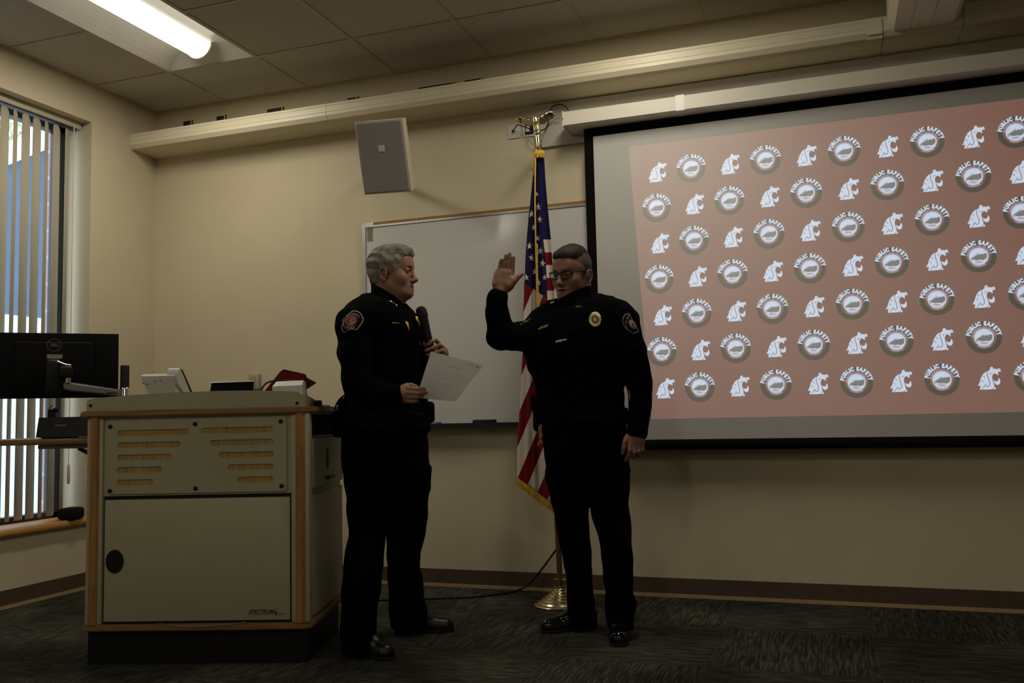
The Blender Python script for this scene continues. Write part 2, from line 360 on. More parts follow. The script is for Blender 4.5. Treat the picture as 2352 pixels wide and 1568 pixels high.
# ------------------------------------------------------------------ window, sill, blind, outside
m = MB()
for a, b_ in (((-.27, WY1-.055, WZ0), (-.20, WY1, WZ1)), ((-.27, WY0, WZ0), (-.20, WY0+.055, WZ1)), ((-.27, WY0, WZ1-.05), (-.20, WY1, WZ1)), ((-.27, WY0, WZ0), (-.20, WY1, WZ0+.05)), ((-.27, -2.03, WZ0), (-.20, -1.97, WZ1))): m.bbox(a, b_, .004)
wf = struct(m.build('window_1', mat('window_frame_dark', (.02, .022, .028), .4), auto=40)); wf['label'] = 'tall window in a dark metal frame behind the vertical blind'
gl = bpy.data.materials.new('pane_glass'); gl.use_nodes = True; nt = gl.node_tree; nt.nodes.clear()
o_ = nt.nodes.new('ShaderNodeOutputMaterial'); tr = nt.nodes.new('ShaderNodeBsdfTransparent'); gs = nt.nodes.new('ShaderNodeBsdfGlossy'); gs.inputs['Roughness'].default_value = .02; mxs = nt.nodes.new('ShaderNodeMixShader')
tr.inputs[0].default_value = (.93, .96, .97, 1)
mxs.inputs[0].default_value = .05; nt.links.new(tr.outputs[0], mxs.inputs[1]); nt.links.new(gs.outputs[0], mxs.inputs[2]); nt.links.new(mxs.outputs[0], o_.inputs[0])
MB().box((-.236, WY0+.05, WZ0+.045), (-.230, -2.02, WZ1-.045)).build('pane', gl, wf); MB().box((-.236, -1.98, WZ0+.045), (-.230, WY1-.05, WZ1-.045)).build('pane', gl, wf)
m = MB().prism(rrect(-.20, .372, .032, .416, .018), WY0, -.50, 1); sill = struct(m.build('trim_2', M_sill, auto=40)); sill['label'] = 'rounded wooden window sill'
vb = thing('vertical_blind', 'cream vertical blind with half-open vanes hanging in the left window', 'window blind', (-.1, -2, WZ1))
MB().bbox((-.035, WY0+2+.01, -.042), (.032, WY1+2-.012, -.001), .006).box((-.022, WY0+2.02, -.048), (.02, WY1+1.98, -.042), 1).build('headrail', [mat('headrail_cream', (.50, .45, .36), .45), M_dark], vb, auto=40)
M_vane = mat('vane_vinyl', (.62, .54, .385), .55, spec=.3); nt = M_vane.node_tree; tl_ = nt.nodes.new('ShaderNodeBsdfTranslucent'); tl_.inputs[0].default_value = (.62, .58, .48, 1); mx2 = nt.nodes.new('ShaderNodeMixShader'); mx2.inputs[0].default_value = .45; ou = nt.nodes['Material Output']
nt.links.new(nt.nodes['Principled BSDF'].outputs[0], mx2.inputs[1]); nt.links.new(tl_.outputs[0], mx2.inputs[2]); nt.links.new(mx2.outputs[0], ou.inputs[0])
vy = [-.64, -.716, -.79, -.856, -.93, -1.002, -1.07]; va = [34, 22, 37, 20, 21, 37, 21]
k = 0
while vy[-1] > WY0+.12: vy.append(vy[-1]-.0745); va.append([24, 36, 22, 26, 37][k % 5]); k += 1
for y, a in zip(vy, va):
    m = MB(); n = 8; sec = []
    for i in range(n+1):
        q = i/n*2-1; sec.append((q*.0445, .009*(1-q*q)))
    th = math.radians(-a); c, s_ = math.cos(th), math.sin(th)
    sec = [(x*s_+d*c, x*c-d*s_) for x, d in sec]
    vs = []; fs = []
    for z, sc in ((-.054, .55), (-.075, 1.), (-2.345, 1.)):
        vs += [(x*sc, y+2+w*sc, z) for x, w in sec]
    for L_ in range(2): fs += [(L_*(n+1)+i, L_*(n+1)+i+1, (L_+1)*(n+1)+i+1, (L_+1)*(n+1)+i) for i in range(n)]
    m.add(vs, fs); o = m.build('vane', M_vane, vb, smooth=True, recalc=False); md = o.modifiers.new('t', 'SOLIDIFY'); md.thickness = .001
m = MB().tube([(.045, 1.396, -.04), (.045, 1.396, -1.62), (.045, 1.390, -1.64), (.045, 1.378, -1.64), (.045, 1.372, -1.62), (.045, 1.372, -.04)], .0016, 6); m.build('cord', M_white, vb, True)
m = MB().tube([(.05, 1.362, -.04), (.05, 1.366, -2.06)], .0022, 6).tube([(.05, 1.366, -2.06), (.05, 1.366, -2.07), (.05, 1.366, -2.165), (.05, 1.366, -2.172)], [.005, .009, .009, .005], 10); m.build('pull_wand', mat('wand_cream', (.6, .53, .4), .4), vb, auto=40)
# dark puck on sill
pk = tag(MB().bbox((-.05, -.062, 0), (.05, .062, .066), .018, 0, 4).build('fabric_case', mat('charcoal_fabric', (.012, .011, .011), .9, spec=.1, bump=.2, bscale=500), auto=60), 'small rounded charcoal box on the wooden window sill', 'box'); pk.location = (.0, -.66, .4165); pk.rotation_euler = (0, 0, .25)
# outside: next building, brick pier, ground, trees
M_slate = mat('slate_siding', (.075, .115, .175), .7, var=.08, vscale=2); M_pale = mat('pale_panel', (.66, .74, .80), .7); M_fascia = mat('white_fascia', (.62, .68, .72), .6)
nb = thing('neighbouring_building', 'slate blue building with a pale sloping roof edge outside the window', 'building', (-6, 4, 0))
m = MB(); pl = [(-9, 2.42), (6, 2.42), (6, 5.66), (1.2, 5.145), (-.07, 4.355), (-9, -1.1)]; pl = [(-9, 2.42), (6, 2.42), (6, 8.15), (-3.17, 2.42)]
m.prism(pl, -.3, 0, 0); m.build('upper_wall', M_slate, nb)
m = MB().prism([(-9, -.6), (6, -.6), (6, 2.42), (-9, 2.42)], -.28, -.02, 0); m.build('lower_wall', M_pale, nb)
m = MB().prism([(-3.17, 2.42), (6, 8.15), (6, 8.39), (-3.17, 2.66)], -.3, .12, 0); m.build('fascia', M_fascia, nb)
M_brick = mat('brick', (.33, .17, .145), .85); nt = M_brick.node_tree; bt = nt.nodes.new('ShaderNodeTexBrick'); tc = nt.nodes.new('ShaderNodeTexCoord'); mp = nt.nodes.new('ShaderNodeMapping'); mp.inputs['Rotation'].default_value = (PI/2, 0, PI/2); mp.inputs['Rotation'].default_value = (0, PI/2, 0)
bt.inputs['Color1'].default_value = (.40, .27, .26, 1); bt.inputs['Color2'].default_value = (.33, .21, .2, 1); bt.inputs['Mortar'].default_value = (.35, .43, .5, 1); bt.inputs['Scale'].default_value = 1; bt.inputs['Brick Width'].default_value = .4; bt.inputs['Row Height'].default_value = .2; bt.inputs['Mortar Size'].default_value = .012
sx_ = nt.nodes.new('ShaderNodeSeparateXYZ'); cb_ = nt.nodes.new('ShaderNodeCombineXYZ'); nt.links.new(tc.outputs['Object'], sx_.inputs[0]); nt.links.new(sx_.outputs[1], cb_.inputs[0]); nt.links.new(sx_.outputs[2], cb_.inputs[1]); nt.links.new(cb_.outputs[0], bt.inputs['Vector']); nt.links.new(bt.outputs['Color'], nt.nodes['Principled BSDF'].inputs['Base Color'])
tag(MB().box((-1.3, .33, -.6), (-1.0, .95, 3.6)).build('brick_pier', M_brick), 'pinkish brick pier just outside the left window', 'brick pier')
tag(MB().box((-40, -30, -.7), (-.95, 40, -.6)).build('pavement', mat('pale_concrete', (.62, .66, .68), .9)), 'pale concrete ground outside the window', 'pavement')
M_leaf = mat('foliage', (.50, .55, .30), .8, var=.3, vscale=5); M_bark = mat('bark', (.12, .09, .07), .9)
for q, (x, y, z, r) in enumerate([(-16, 11.5, 8.3, 2.2), (-14, 18.5, 9.0, 2.3)]):
    t = thing('tree', ['pale leafy tree above the roof, left of the two seen between blind vanes', 'pale leafy tree above the roof, nearest the dark window frame'][q], 'tree', (x, y, -.57))
    MB().tube([(0, 0, 0), (.1, .1, z*.6), (0, 0, z)], [.25, .18, .06], 8).build('trunk', M_bark, t, True)
    lv = []; n = 1500
    for _ in range(n):
        d = rng.normal(size=3); d /= np.linalg.norm(d); p = d*r*rng.uniform(.25, 1)**.6*np.array([1, 1, .9])+np.array([0, 0, z+.6]); a = rng.normal(size=3); a /= np.linalg.norm(a); c_ = np.cross(a, d); c_ /= max(np.linalg.norm(c_), 1e-6); s_ = rng.uniform(.07, .14)
        lv.append((p-a*s_, p+c_*s_*.5, p+a*s_, p-c_*s_*.5))
    m = MB()
    for qd in lv: m.quad(*qd)
    m.build('foliage', M_leaf, t, recalc=False)
# ------------------------------------------------------------------ raceway along the front wall
def race_prof(g=.0022):
    p = [(0, 2.802), (-.241, 2.802)]
    for z in (2.786, 2.752): p += [(-.242, z+.002), (-.242+g, z), (-.242, z-.002)]
    p += [(-.243, 2.732), (-.226, 2.709)]
    for y in (-.20, -.185, -.088): p += [(y-.002, 2.7075), (y, 2.7075+g), (y+.002, 2.7075)]
    return p+[(0, 2.7025)]
rw = thing('cable_raceway', 'long beige cable raceway running along the top of the front wall', 'cable raceway', (0, 0, 2.75))
js = [.0005, 1.4445, 4.472, 4.815, XR-.001]
for a, b_ in zip(js, js[1:]): MB().prism([(y-.0006, z-2.75) for y, z in race_prof()], a+.0011, b_-.0011, 0).build('cover', M_race, rw)
MB().bbox((4.40, -.236, -.0480), (4.466, -.10, -.0440), .001).build('joint_clip', M_race, rw); MB().bbox((4.40, -.2445, -.03), (4.466, -.2425, .051), .001).build('joint_clip', M_race, rw); MB().bbox((4.82, -.2445, -.03), (4.86, -.2425, .051), .001).build('joint_clip', M_race, rw)
r2 = thing('cable_raceway', 'short grey cable raceway hanging from the ceiling at top right', 'cable raceway', (4.643, -.245, H))
pf = [(-.152, -.006), (-.152, -.275), (-.128, -.298)]
for x in (-.055, -.02, .035): pf += [(x-.003, -.298), (x, -.294), (x+.003, -.298)]
pf += [(.126, -.298), (.15, -.278), (.15, -.006)]
MB().prism(pf, -.002, -.50, 1).build('cover', M_race, r2); MB().prism(pf, -.504, -2.4, 1).build('cover', M_race, r2)
MB().box((-.03, -.50, -.302), (.03, -.10, -.2985)).build('cover_strip', M_race, r2)
# slots in the wall over the raceway: flat dark plates stand in for openings
SL = [(.232, .298), (.494, .561), (.879, .995), (1.456, 1.525), (1.936, 2.164), (2.23, 2.342)]
NM = ['nearest the window corner', 'second from the window corner', 'third from the window corner', 'above the wall speaker', 'the widest one, left of the flag', 'last before the flag finial']
for (a, b_), t_, dz_ in zip(SL, NM, (.005, .005, .008, .014, .016, .015)):
    zt = 2.937-.006*a-dz_
    t = thing('wall_slot', 'dark slot in the wall over the beige raceway, '+t_, 'wall slot', ((a+b_)/2, -.001, zt), group='dark slots over the raceway'); w = (b_-a)/2
    MB().box((-w, -.012, -.06), (w, 0, 0)).build('plate', M_dark, t); MB().box((w-.006, -.016, -.06), (w, -.0125, -.002)).box((-w, -.0155, -.005), (w-.006, -.0125, 0)).build('flange', M_race, t)
# wall speaker
def speaker_pt(x, y, d): return CAM+ray(x, y)*d
c0 = [speaker_pt(*q) for q in ((820.5, 281, 4.50), (929.5, 271, 4.44), (940, 440, 4.56), (830, 448, 4.60))]
cc = sum(c0)/4; ux = (c0[1]-c0[0]+c0[2]-c0[3]); ux /= np.linalg.norm(ux); uz = (c0[0]-c0[3]+c0[1]-c0[2]); uz -= ux*(uz@ux); uz /= np.linalg.norm(uz); un = np.cross(ux, uz)
sw, sh = np.linalg.norm(c0[1]-c0[0])/2, np.linalg.norm(c0[0]-c0[3])/2
sp = thing('wall_speaker', 'grey rectangular loudspeaker tilted down on the front wall', 'speaker', tuple(cc)); MS = Matrix((ux, -un, uz)).transposed(); sp.rotation_euler = MS.to_euler()
# local axes: x right, y into the wall, z up
MB().prism([(-sw+.002, .012), (sw-.002, .012), (sw-.012, .10), (sw-.05, .13), (-sw+.05, .13), (-sw+.012, .10)], -sh+.002, sh-.002, 2).bbox((-sw, .0, -sh), (sw, .016, sh), .003).build('cabinet', mat('speaker_cabinet', (.60, .53, .40), .5), sp)
MB().bbox((-sw+.008, -.006, -sh+.008), (sw-.008, .002, sh-.008), .003).build('grille', mat('speaker_cloth', (.37, .345, .335), .9, spec=.1, bump=.4, bscale=900), sp)
MB().bbox((-.016, -.009, .028), (.016, -.0055, .060), .002).build('logo_plate', M_white, sp)
bk = CAM+(cc-CAM)*((-.004-CAM[1])/(cc[1]-CAM[1])); Mi = (Matrix.Translation(Vector(cc)) @ MS.to_4x4()).inverted(); bk = np.array([bk[0]-.02, -.004, bk[2]-.1])
MB().tube([Mi @ Vector(bk), Mi @ Vector(bk+[0, -.10, 0]), Vector((0, .125, 0))], .018, 10).build('bracket', M_dark, sp, True)
# ------------------------------------------------------------------ whiteboard
wb = thing('whiteboard', 'large glossy whiteboard with a cork top rail behind the flag', 'whiteboard', (3.0, 0, 1.5)); x0, x1, z0, z1 = 1.556-3, 4.45-3, .905-1.5, 2.101-1.5
MB().box((x0, -.016, z0), (x1, -.001, z1)).build('writing_surface', mat('whiteboard_enamel', (.60, .59, .575), .13, spec=.5), wb)
MB().box((x0-.002, -.024, z0), (x0+.02, -.0005, z1+.012)).box((x1-.02, -.024, z0), (x1, -.0005, z1)).box((x0+.02, -.022, z1-.008), (x1-.02, -.0005, z1+.003)).build('frame', M_alu, wb)
MB().box((x0+.075, -.02, z1+.003), (x0+.357, -.0005, z1+.02)).box((x0+.362, -.02, z1+.003), (x1-.02, -.0005, z1+.02)).build('cork_rail', mat('cork', (.30, .17, .055), .9, var=.25, vscale=150), wb)
MB().box((x0+.02, -.023, z1+.003), (x0+.074, -.0006, z1+.02)).build('rail_clip', M_alu, wb); MB().box((x0+.358, -.024, z1+.003), (x0+.361, -.0006, z1+.02)).build('rail_clip', M_alu, wb)
MB().prism([(-.0165, z0+.0), (-.075, z0+.003), (-.078, z0+.012), (-.082, z0+.012), (-.082, z0-.016), (-.0165, z0-.016)], x0, x1, 0).build('tray', mat('tray_metal', (.028, .026, .025), .45, metal=.5), wb)
MB().box((x0+.03, -.0175, z1-.092), (x0+.066, -.0162, z1-.012)).build('sticker', mat('sticker_olive', (.16, .17, .12), .6, var=.6, vscale=60), wb)
er = tag(MB().bbox((2.262, -.072, .9085), (2.392, -.024, .934), .006).build('board_eraser', mat('eraser_felt', (.008, .008, .008), .9), auto=50), 'black felt eraser lying on the whiteboard tray', 'eraser')
tag(MB().tube([(2.022, -.05, .917), (2.03, -.05, .917), (2.06, -.05, .917), (2.064, -.05, .917)], [.007, .0088, .0088, .007], 12).build('marker', mat('blue_marker', (.03, .03, .22), .4), auto=50), 'blue marker lying on the whiteboard tray', 'marker')
# ------------------------------------------------------------------ wall plates, cables, outlet, board behind the screen case
M_plate = mat('wall_plate_white', (.62, .60, .55), .4)
t = thing('wall_plate', 'blank white wall plate with one cable, left of the eagle', 'wall plate', (2.529, 0, 2.564)); MB().bbox((-.037, -.008, -.04), (.035, -.0005, .04), .003).build('cover', M_plate, t, auto=40); MB().lathe([(.006, 0), (.006, .014), (.0, .014)], 12, M=Matrix.Rotation(PI/2, 4, 'X'), c=(-.004, -.0082, 0)).build('grommet', M_black, t)
t = thing('wall_outlet', 'open recessed wall box with plugs behind the eagle finial', 'wall outlet', (2.618, 0, 2.566))
v, f = plate2d(rrect(-.037, -.042, .037, .042, .004), [rrect(-.026, -.032, .026, .032, .003)], .006); MB().add([(a, -.0045+c, b_) for a, b_, c in v], f).build('frame', M_plate, t); MB().box((-.026, -.004, -.032), (.026, -.0008, .032)).build('recess', M_dark, t); MB().bbox((-.018, -.016, -.016), (.004, -.0045, .018), .002).build('plug', M_plate, t)
def cable(name, pts, r, m_, label, cat='cable'): return tag(MB().tube(smooth_path(pts), r, 8).build(name, m_, None, True), label, cat)
def wp(x, y, d): return on(x, y, 1, d)
cable('screen_cable', [wp(1180, 303, -.023), wp(1181, 297, -.045), wp(1190, 287, -.06), wp(1209, 293, -.06), wp(1226, 299, -.06), wp(1245, 299, -.06), wp(1255, 293, -.06), wp(1261, 275, -.06), wp(1262, 256, -.06), wp(1272, 243, -.06), wp(1288, 240, -.06), wp(1301, 247, -.085), wp(1305, 253, -.10)], .0032, M_black, 'black cable looping from the white wall plate up to the screen case')
cable('power_cable', [wp(1214, 312, -.022), wp(1215, 322, -.035), wp(1224, 331, -.035), wp(1236, 333, -.035), wp(1246, 318, -.035), wp(1256, 292, -.035), wp(1272, 275, -.045), wp(1287, 270, -.06)], .003, mat('grey_cable', (.36, .33, .28), .5), 'thin grey cable hanging from the wall outlet behind the eagle')
struct(MB().box((2.66, -.022, 2.447), (6.2, -.0005, 2.69)).build('trim_3', mat('grey_board', (.46, .43, .38), .7)))
t = thing('wall_outlet', 'beige surface outlet box on the front wall behind the lectern', 'wall outlet', (.79, 0, 1.197)); MB().bbox((-.04, -.03, -.046), (.036, -.0005, .046), .003).build('box', mat('outlet_beige', (.42, .36, .22), .5), t, auto=40); MB().box((-.022, -.0335, -.034), (.014, -.0305, .03)).build('cover', mat('outlet_ivory', (.36, .30, .17), .45), t); MB().box((-.016, -.0345, -.008), (.008, -.034, -.004)).lathe([(.005, 0), (.005, .001), (0, .001)], 10, M=Matrix.Rotation(PI/2, 4, 'X'), c=(-.004, -.034, -.02)).build('socket', M_dark, t)
# ------------------------------------------------------------------ projection screen
ps = thing('projection_screen', 'wall projection screen showing red slide with repeated badges', 'projection screen', (4.38, -.1, 2.53))
def pz(z): return z-2.53
X0 = 2.961-4.38; X1 = 5.81-4.38
m = MB().prism([(-.10, pz(2.496)), (-.10, pz(2.566)), (-.094, pz(2.571)), (.085, pz(2.571)), (.085, pz(2.494)), (-.094, pz(2.494))], 2.875-4.38, 5.95-4.38, 0); m.build('case', M_case, ps)
m = MB().bbox((2.868-4.38, -.103, pz(2.489)), (2.877-4.38, .088, pz(2.575)), .003); m.tube([(2.871-4.38, -.1045, pz(2.532)), (2.871-4.38, -.1025, pz(2.532))], .004, 8, 1); m.build('end_cap', [M_case, M_dark], ps)
MB().box((3.475-4.38, -.1015, pz(2.4925)), (3.52-4.38, .02, pz(2.5735))).build('joint_band', M_white, ps)
M_blk = mat('screen_border_black', (.004, .004, .004), .9, spec=.1)
MB().box((X0, -.0010, pz(.80)), (X1, .0010, pz(2.493))).build('border', M_blk, ps)
scr = (.54, .535, .51)
M_scr = mat('screen_fabric', scr, .85, spec=.1)
MB().box((3.0115-4.38, -.0020, pz(.8135)), (5.76-4.38, -.0012, pz(2.445))).build('fabric', M_scr, ps)
m = MB(); m.tube([(X0-.003, 0, pz(.786)), (X1+.003, 0, pz(.786))], .0255, 16); m.build('weight_bar', M_blk, ps, auto=50)
def pj_mat(n, e, s=1.): return mat(n, scr, .85, spec=.1, emit=e, es=s*PROJ)
MP = [pj_mat('slide_red', (.125, .038, .032)), pj_mat('slide_white', (.50, .60, .74)), pj_mat('slide_grey', (.11, .105, .12)), pj_mat('slide_black', (.0, .0, .0)), pj_mat('slide_lilac', (.20, .15, .21)), pj_mat('slide_pink', (.34, .24, .33)), pj_mat('slide_paleblue', (.30, .33, .39))]
m = MB(); Y = -.0024; ST = .0003
def flat(v, f, cx, cz, s, mi, lay, ang=0.):
    c, s_ = math.cos(ang), math.sin(ang)
    m.add([(cx+(x*c-y*s_)*s, Y-ST*lay, cz+(x*s_+y*c)*s) for x, y in v], f, mi)
m.quad((3.204-4.38, Y, pz(2.366)), (3.277-4.38, Y, pz(.918)), (5.487-4.38, Y, pz(.918)), (5.56-4.38, Y, pz(2.366)), 0)
def poly(p): return p, [tuple(range(len(p)))]
def cpoly(pts, sx=.0446): return [((x-660)/1000, (770-y)/1000) for x, y in pts]
CG = [cpoly(q) for q in (
 [(735, 270), (800, 250), (850, 275), (838, 345), (940, 348), (1010, 372), (1060, 345), (1120, 335), (1145, 385), (1165, 480), (1085, 490), (1030, 500), (1045, 560), (1040, 645), (985, 600), (930, 560), (880, 558), (830, 595), (795, 660), (785, 740), (800, 860), (835, 1000), (852, 1100), (840, 1190), (775, 1265), (650, 1280), (260, 1280), (265, 1240), (300, 1100), (180, 1105), (260, 960), (300, 850), (320, 770), (380, 650), (440, 560), (530, 480), (640, 440), (710, 390)],
 [(868, 1150), (912, 1240), (895, 1280), (795, 1280), (850, 1210)],
 [(828, 840), (880, 900), (950, 925), (1010, 900), (1040, 850), (1055, 770), (1095, 820), (1112, 930), (1095, 1010), (1050, 1070), (980, 1085), (920, 1060), (868, 985)])]
CL = [cpoly(q) for q in ([(628, 445), (592, 540), (592, 650), (632, 780), (664, 900), (678, 1000), (666, 1080), (620, 1140), (566, 1152), (528, 1120), (504, 1030), (470, 1100), (330, 1282)], [(385, 640), (470, 700), (486, 775)], [(318, 830), (385, 875), (403, 950)], [(690, 620), (735, 552), (840, 530)], [(1050, 480), (1150, 440)], [(1040, 430), (1120, 370)], [(790, 330), (800, 260)])]
def ribbon(pts, w):
    P = [np.array(q) for q in pts]; vs = []
    for i, q in enumerate(P):
        t = P[min(i+1, len(P)-1)]-P[max(i-1, 0)]; t = t/np.linalg.norm(t); n = np.array([-t[1], t[0]]); ww = w*(.35 if i in (0, len(P)-1) else 1); vs += [q+n*ww, q-n*ww]
    return vs, [(2*i, 2*i+1, 2*i+3, 2*i+2) for i in range(len(P)-1)]
def tri(p):                                       # triangulate a concave outline once
    from mathutils.geometry import tessellate_polygon
    return p, [tuple(t) for t in tessellate_polygon([[Vector((x, y, 0)) for x, y in p]])]
CGT = [tri(p) for p in CG]
def ring(r0, r1, n=48, a0=0, a1=2*PI):
    vs = []
    for k in range(n+1):
        a = a0+(a1-a0)*k/n; vs += [(r0*math.cos(a), r0*math.sin(a)), (r1*math.cos(a), r1*math.sin(a))]
    return vs, [(2*k, 2*k+1, 2*k+3, 2*k+2) for k in range(n)]
GL = {}
def glyph(ch, size, bold):
    k = (ch, size, bold)
    if k not in GL: GL[k] = text2d(ch, size, bold)
    return GL[k]
def arc_text(s, r, span, size, bold, cx, cz, sc, mi, lay, top=True, mid=PI/2):
    n = len(s); wd_ = {'I': .55, ' ': .6, 'W': 1.35, 'M': 1.2, 'L': .85}; ws = [wd_.get(ch, 1.) for ch in s]; tot = sum(ws)-(ws[0]+ws[-1])/2; acc = -ws[0]/2
    for i, ch in enumerate(s):
        acc += ws[i]; cq = (acc-ws[i]/2-0)/tot-.5
        if ch == ' ': continue
        q = cq*span; a = mid-q if top else mid+q
        v, f = glyph(ch, size, bold); rot = a-PI/2 if top else a+PI/2
        if len(v): v = v*np.array([.84, 1]); flat(v, f, cx+math.cos(a)*r*sc, cz+math.sin(a)*r*sc, sc, mi, lay, rot)
MT = tri([(-.44, -.12), (-.34, -.02), (-.22, .02), (-.10, .10), (.02, .14), (.08, .10), (.14, .16), (.24, .12), (.33, .17), (.44, .17), (.47, .05), (.45, -.12), (.36, -.20), (.22, -.26), (.10, -.21), (-.10, -.24), (-.24, -.20)])
SN = [tri([(-.36, -.03), (-.18, .12), (.0, .22), (.10, .10), (.02, .09), (-.04, .12), (-.12, .05), (-.18, .04), (-.28, -.05)])]
WT = [tri([(-.3, -.30), (-.12, -.27), (.06, -.28), (.24, -.32), (.12, -.43), (-.14, -.43)]), tri([(-.5, -.06), (-.36, -.14), (-.3, -.28), (-.42, -.26), (-.49, -.16)])]
def seal(cx, cz):
    s = .0745
    flat(*ring(.70, 1.0), cx, cz, s, 3, 1); flat(*ring(.52, .70), cx, cz, s, 0, 1)
    flat(*poly(circle(0, 0, .555, 40)), cx, cz, s, 1, 2); flat(*ring(.50, .515, 40), cx, cz, s, 4, 3)
    flat(*MT, cx, cz, s, 2, 3)
    for q in SN: flat(*q, cx, cz, s, 6, 4)
    for q in WT: flat(*q, cx, cz, s, 6, 3)
    arc_text('PUBLIC SAFETY', .862, 2.66, .335, .025, cx, cz, s, 1, 4)
    arc_text('WASHINGTON STATE UNIVERSITY', .625, 2.9, .125, .006, cx, cz, s, 5, 4)
    arc_text('VANCOUVER', .625, 1.15, .135, .008, cx, cz, s, 5, 4, False, -PI/2)
def cougar(cx, cz):
    s = .1005
    for q in CGT: flat(*q, cx, cz, s, 1, 2)
    for q in CL[:4]: flat(*ribbon(q, .020), cx, cz, s, 4, 3)
    for q in CL[4:]: flat(*ribbon(q, .014), cx, cz, s, 4, 3)
for rr in range(7):
    for k in range(12):
        cx = 3.345+.1865*k-4.38+(.006 if (rr+k) % 2 == 0 else -.004); cz = pz(2.211-.1892*rr)
        if cx+4.38 > 5.45: continue
        (seal if (rr+k) % 2 else cougar)(cx, cz)
m.build('projected_slide', MP, ps, recalc=False)
# ================================================================== lectern cabinet
PA = np.array([1.285, -1.826, 0]); PU = np.array([.95756, .28838, 0]); PN = np.array([-.28838, .95756, 0]); PANG = math.atan2(PU[1], PU[0])
def pod(px, py, yl):                              # photo point -> cabinet coordinates on its plane y = yl
    d = ray(px, py); o = PA+PN*yl; X = CAM+d*(((o-CAM)@PN)/(d@PN)); return np.array([(X-PA)@PU, yl, X[2]])
def podw(v): return PA+PU*v[0]+PN*v[1]+np.array([0, 0, v[2]])
lc = thing('lectern', 'beige laminate multimedia lectern cabinet with oak edges', 'lectern', tuple(PA), PANG)
MB().box((.006, 0, 0), (.90, .50, .133)).build('plinth', M_black, lc)
def slab(z0, z1, pl, r): return MB().prism(pl, z0, z1, 2)
b = MB(); bm = bmesh.new(); pl = [(-.004, -.027), (.895, -.027), (.922, -.002), (.922, .555), (-.004, .555)]
t_ = MB().prism(pl, .134, .160, 2); vs = [bm.verts.new(q) for q in t_.v]; [bm.faces.new([vs[i] for i in f]) for f in t_.f]; bmesh.ops.recalc_face_normals(bm, faces=bm.faces[:]); bmesh.ops.bevel(bm, geom=bm.edges[:], offset=.005, segments=2, affect='EDGES'); b.bm(bm); b.build('bottom_shelf', M_wood, lc, auto=40)
b = MB(); bm = bmesh.new(); pl = [(-.024, -.036), (.892, -.036), (.94, .012), (.94, .60), (-.024, .60)]
t_ = MB().prism(pl, .986, 1.0125, 2); vs = [bm.verts.new(q) for q in t_.v]; [bm.faces.new([vs[i] for i in f]) for f in t_.f]; bmesh.ops.recalc_face_normals(bm, faces=bm.faces[:]); bmesh.ops.bevel(bm, geom=bm.edges[:], offset=.006, segments=2, affect='EDGES'); b.bm(bm); b.build('countertop', M_wood, lc, auto=40)
for x0, x1, xr in ((0, .0675, .0325), (.8405, .914, .8785)):
    MB().bbox((x0, -.019, .1605), (x1, .03, .9855), .004).build('corner_post', M_beige, lc, auto=40)
    MB().tube([(xr, -.0125, .1606), (xr, -.0125, .9854)], .0205, 20).build('wood_rod', M_woodv, lc, auto=40)
MB().box((.0, .0305, .1605), (.018, .545, .9855)).build('side_panel', M_beige, lc); MB().box((.018, .53, .1605), (.89, .545, .9855)).build('back_panel', M_beige, lc)
MB().box((.068, -.0105, .668), (.840, .0, .9855)).build('panel_frame', M_beige, lc)
MB().box((.10, -.0125, .70), (.80, -.0107, .955)).build('wood_insert', wood('vent_oak', (.28, .165, .045), (.46, .29, .09), 'z', .5, 14), lc)
holes = []; 
for k in range(5):
    z = .9215-.0498*k
    holes.append(rrect(.126, z-.0118, (.422, .3855, .349, .312, .275)[k], z+.0118, .009)); holes.append(rrect((.472, .509, .546, .584, .6225)[k], z-.0118+.002, .769, z+.0118+.002, .009))
v, f = plate2d(rrect(.086, .676, .8215, .975, .012), holes, .004); vp = MB().add([(a, -.0148+c, b_) for a, b_, c in v], f).build('vent_panel', M_beige, lc)
for x, z in ((.095, .9495), (.447, .952), (.799, .955), (.097, .690), (.450, .6935), (.802, .6965)): MB().lathe([(.0088, 0), (.0088, .003), (.006, .0048), (0, .0048)], 16, M=Matrix.Rotation(PI/2, 4, 'X'), c=(x, -.0169, z)).build('bolt', M_black, vp)
MB().box((.072, -.004, .161), (.840, .0, .667)).build('door_recess', M_black, lc)
dr = MB().bbox((.0775, -.0175, .171), (.8345, -.0045, .653), .002).build('door', M_beige, lc, auto=40)
MB().add([(.121+.0365*math.cos(2*PI*k/40), -.0176-d, .409+.0465*math.sin(2*PI*k/40)) for d in (0, .003) for k in range(40)], [tuple(range(39, -1, -1)), tuple(range(40, 80))]+[(k, (k+1) % 40, 40+(k+1) % 40, 40+k) for k in range(40)]).build('lock_disc', M_black, dr)
m = MB(); tv, tf = text2d('SPECTRUM', .0205, .0005, shear=.25); w_ = tv[:, 0].max()-tv[:, 0].min(); tv[:, 0] = (tv[:, 0]-tv[:, 0].mean())*(.1035/w_)
m.add([(.7145+x, -.0180, .2035+y) for x, y in tv], tf); YQ = -.0180
def fl(a, b_, c, d): m.quad((a, YQ, b_), (c, YQ, b_), (c, YQ, d), (a, YQ, d))
fl(.6625, .1925, .7685, .1942); fl(.797, .1925, .818, .1942); m.add([(.7715, YQ, .1915), (.785, YQ, .1915), (.7783, YQ, .2095)], [(0, 1, 2)])
for q in (.005, .011):
    fl(.776+q, .1885-q*.25, .787+q, .1891-q*.25); m.add([(.7868+q, YQ, .1885-q*.25), (.7878+q, YQ, .1885-q*.25), (.7815+q, YQ, .2065-q*.4), (.7808+q, YQ, .2065-q*.4)], [(0, 1, 2, 3)])
m.build('lettering', mat('door_print', (.008, .007, .006), .6), dr, recalc=False)
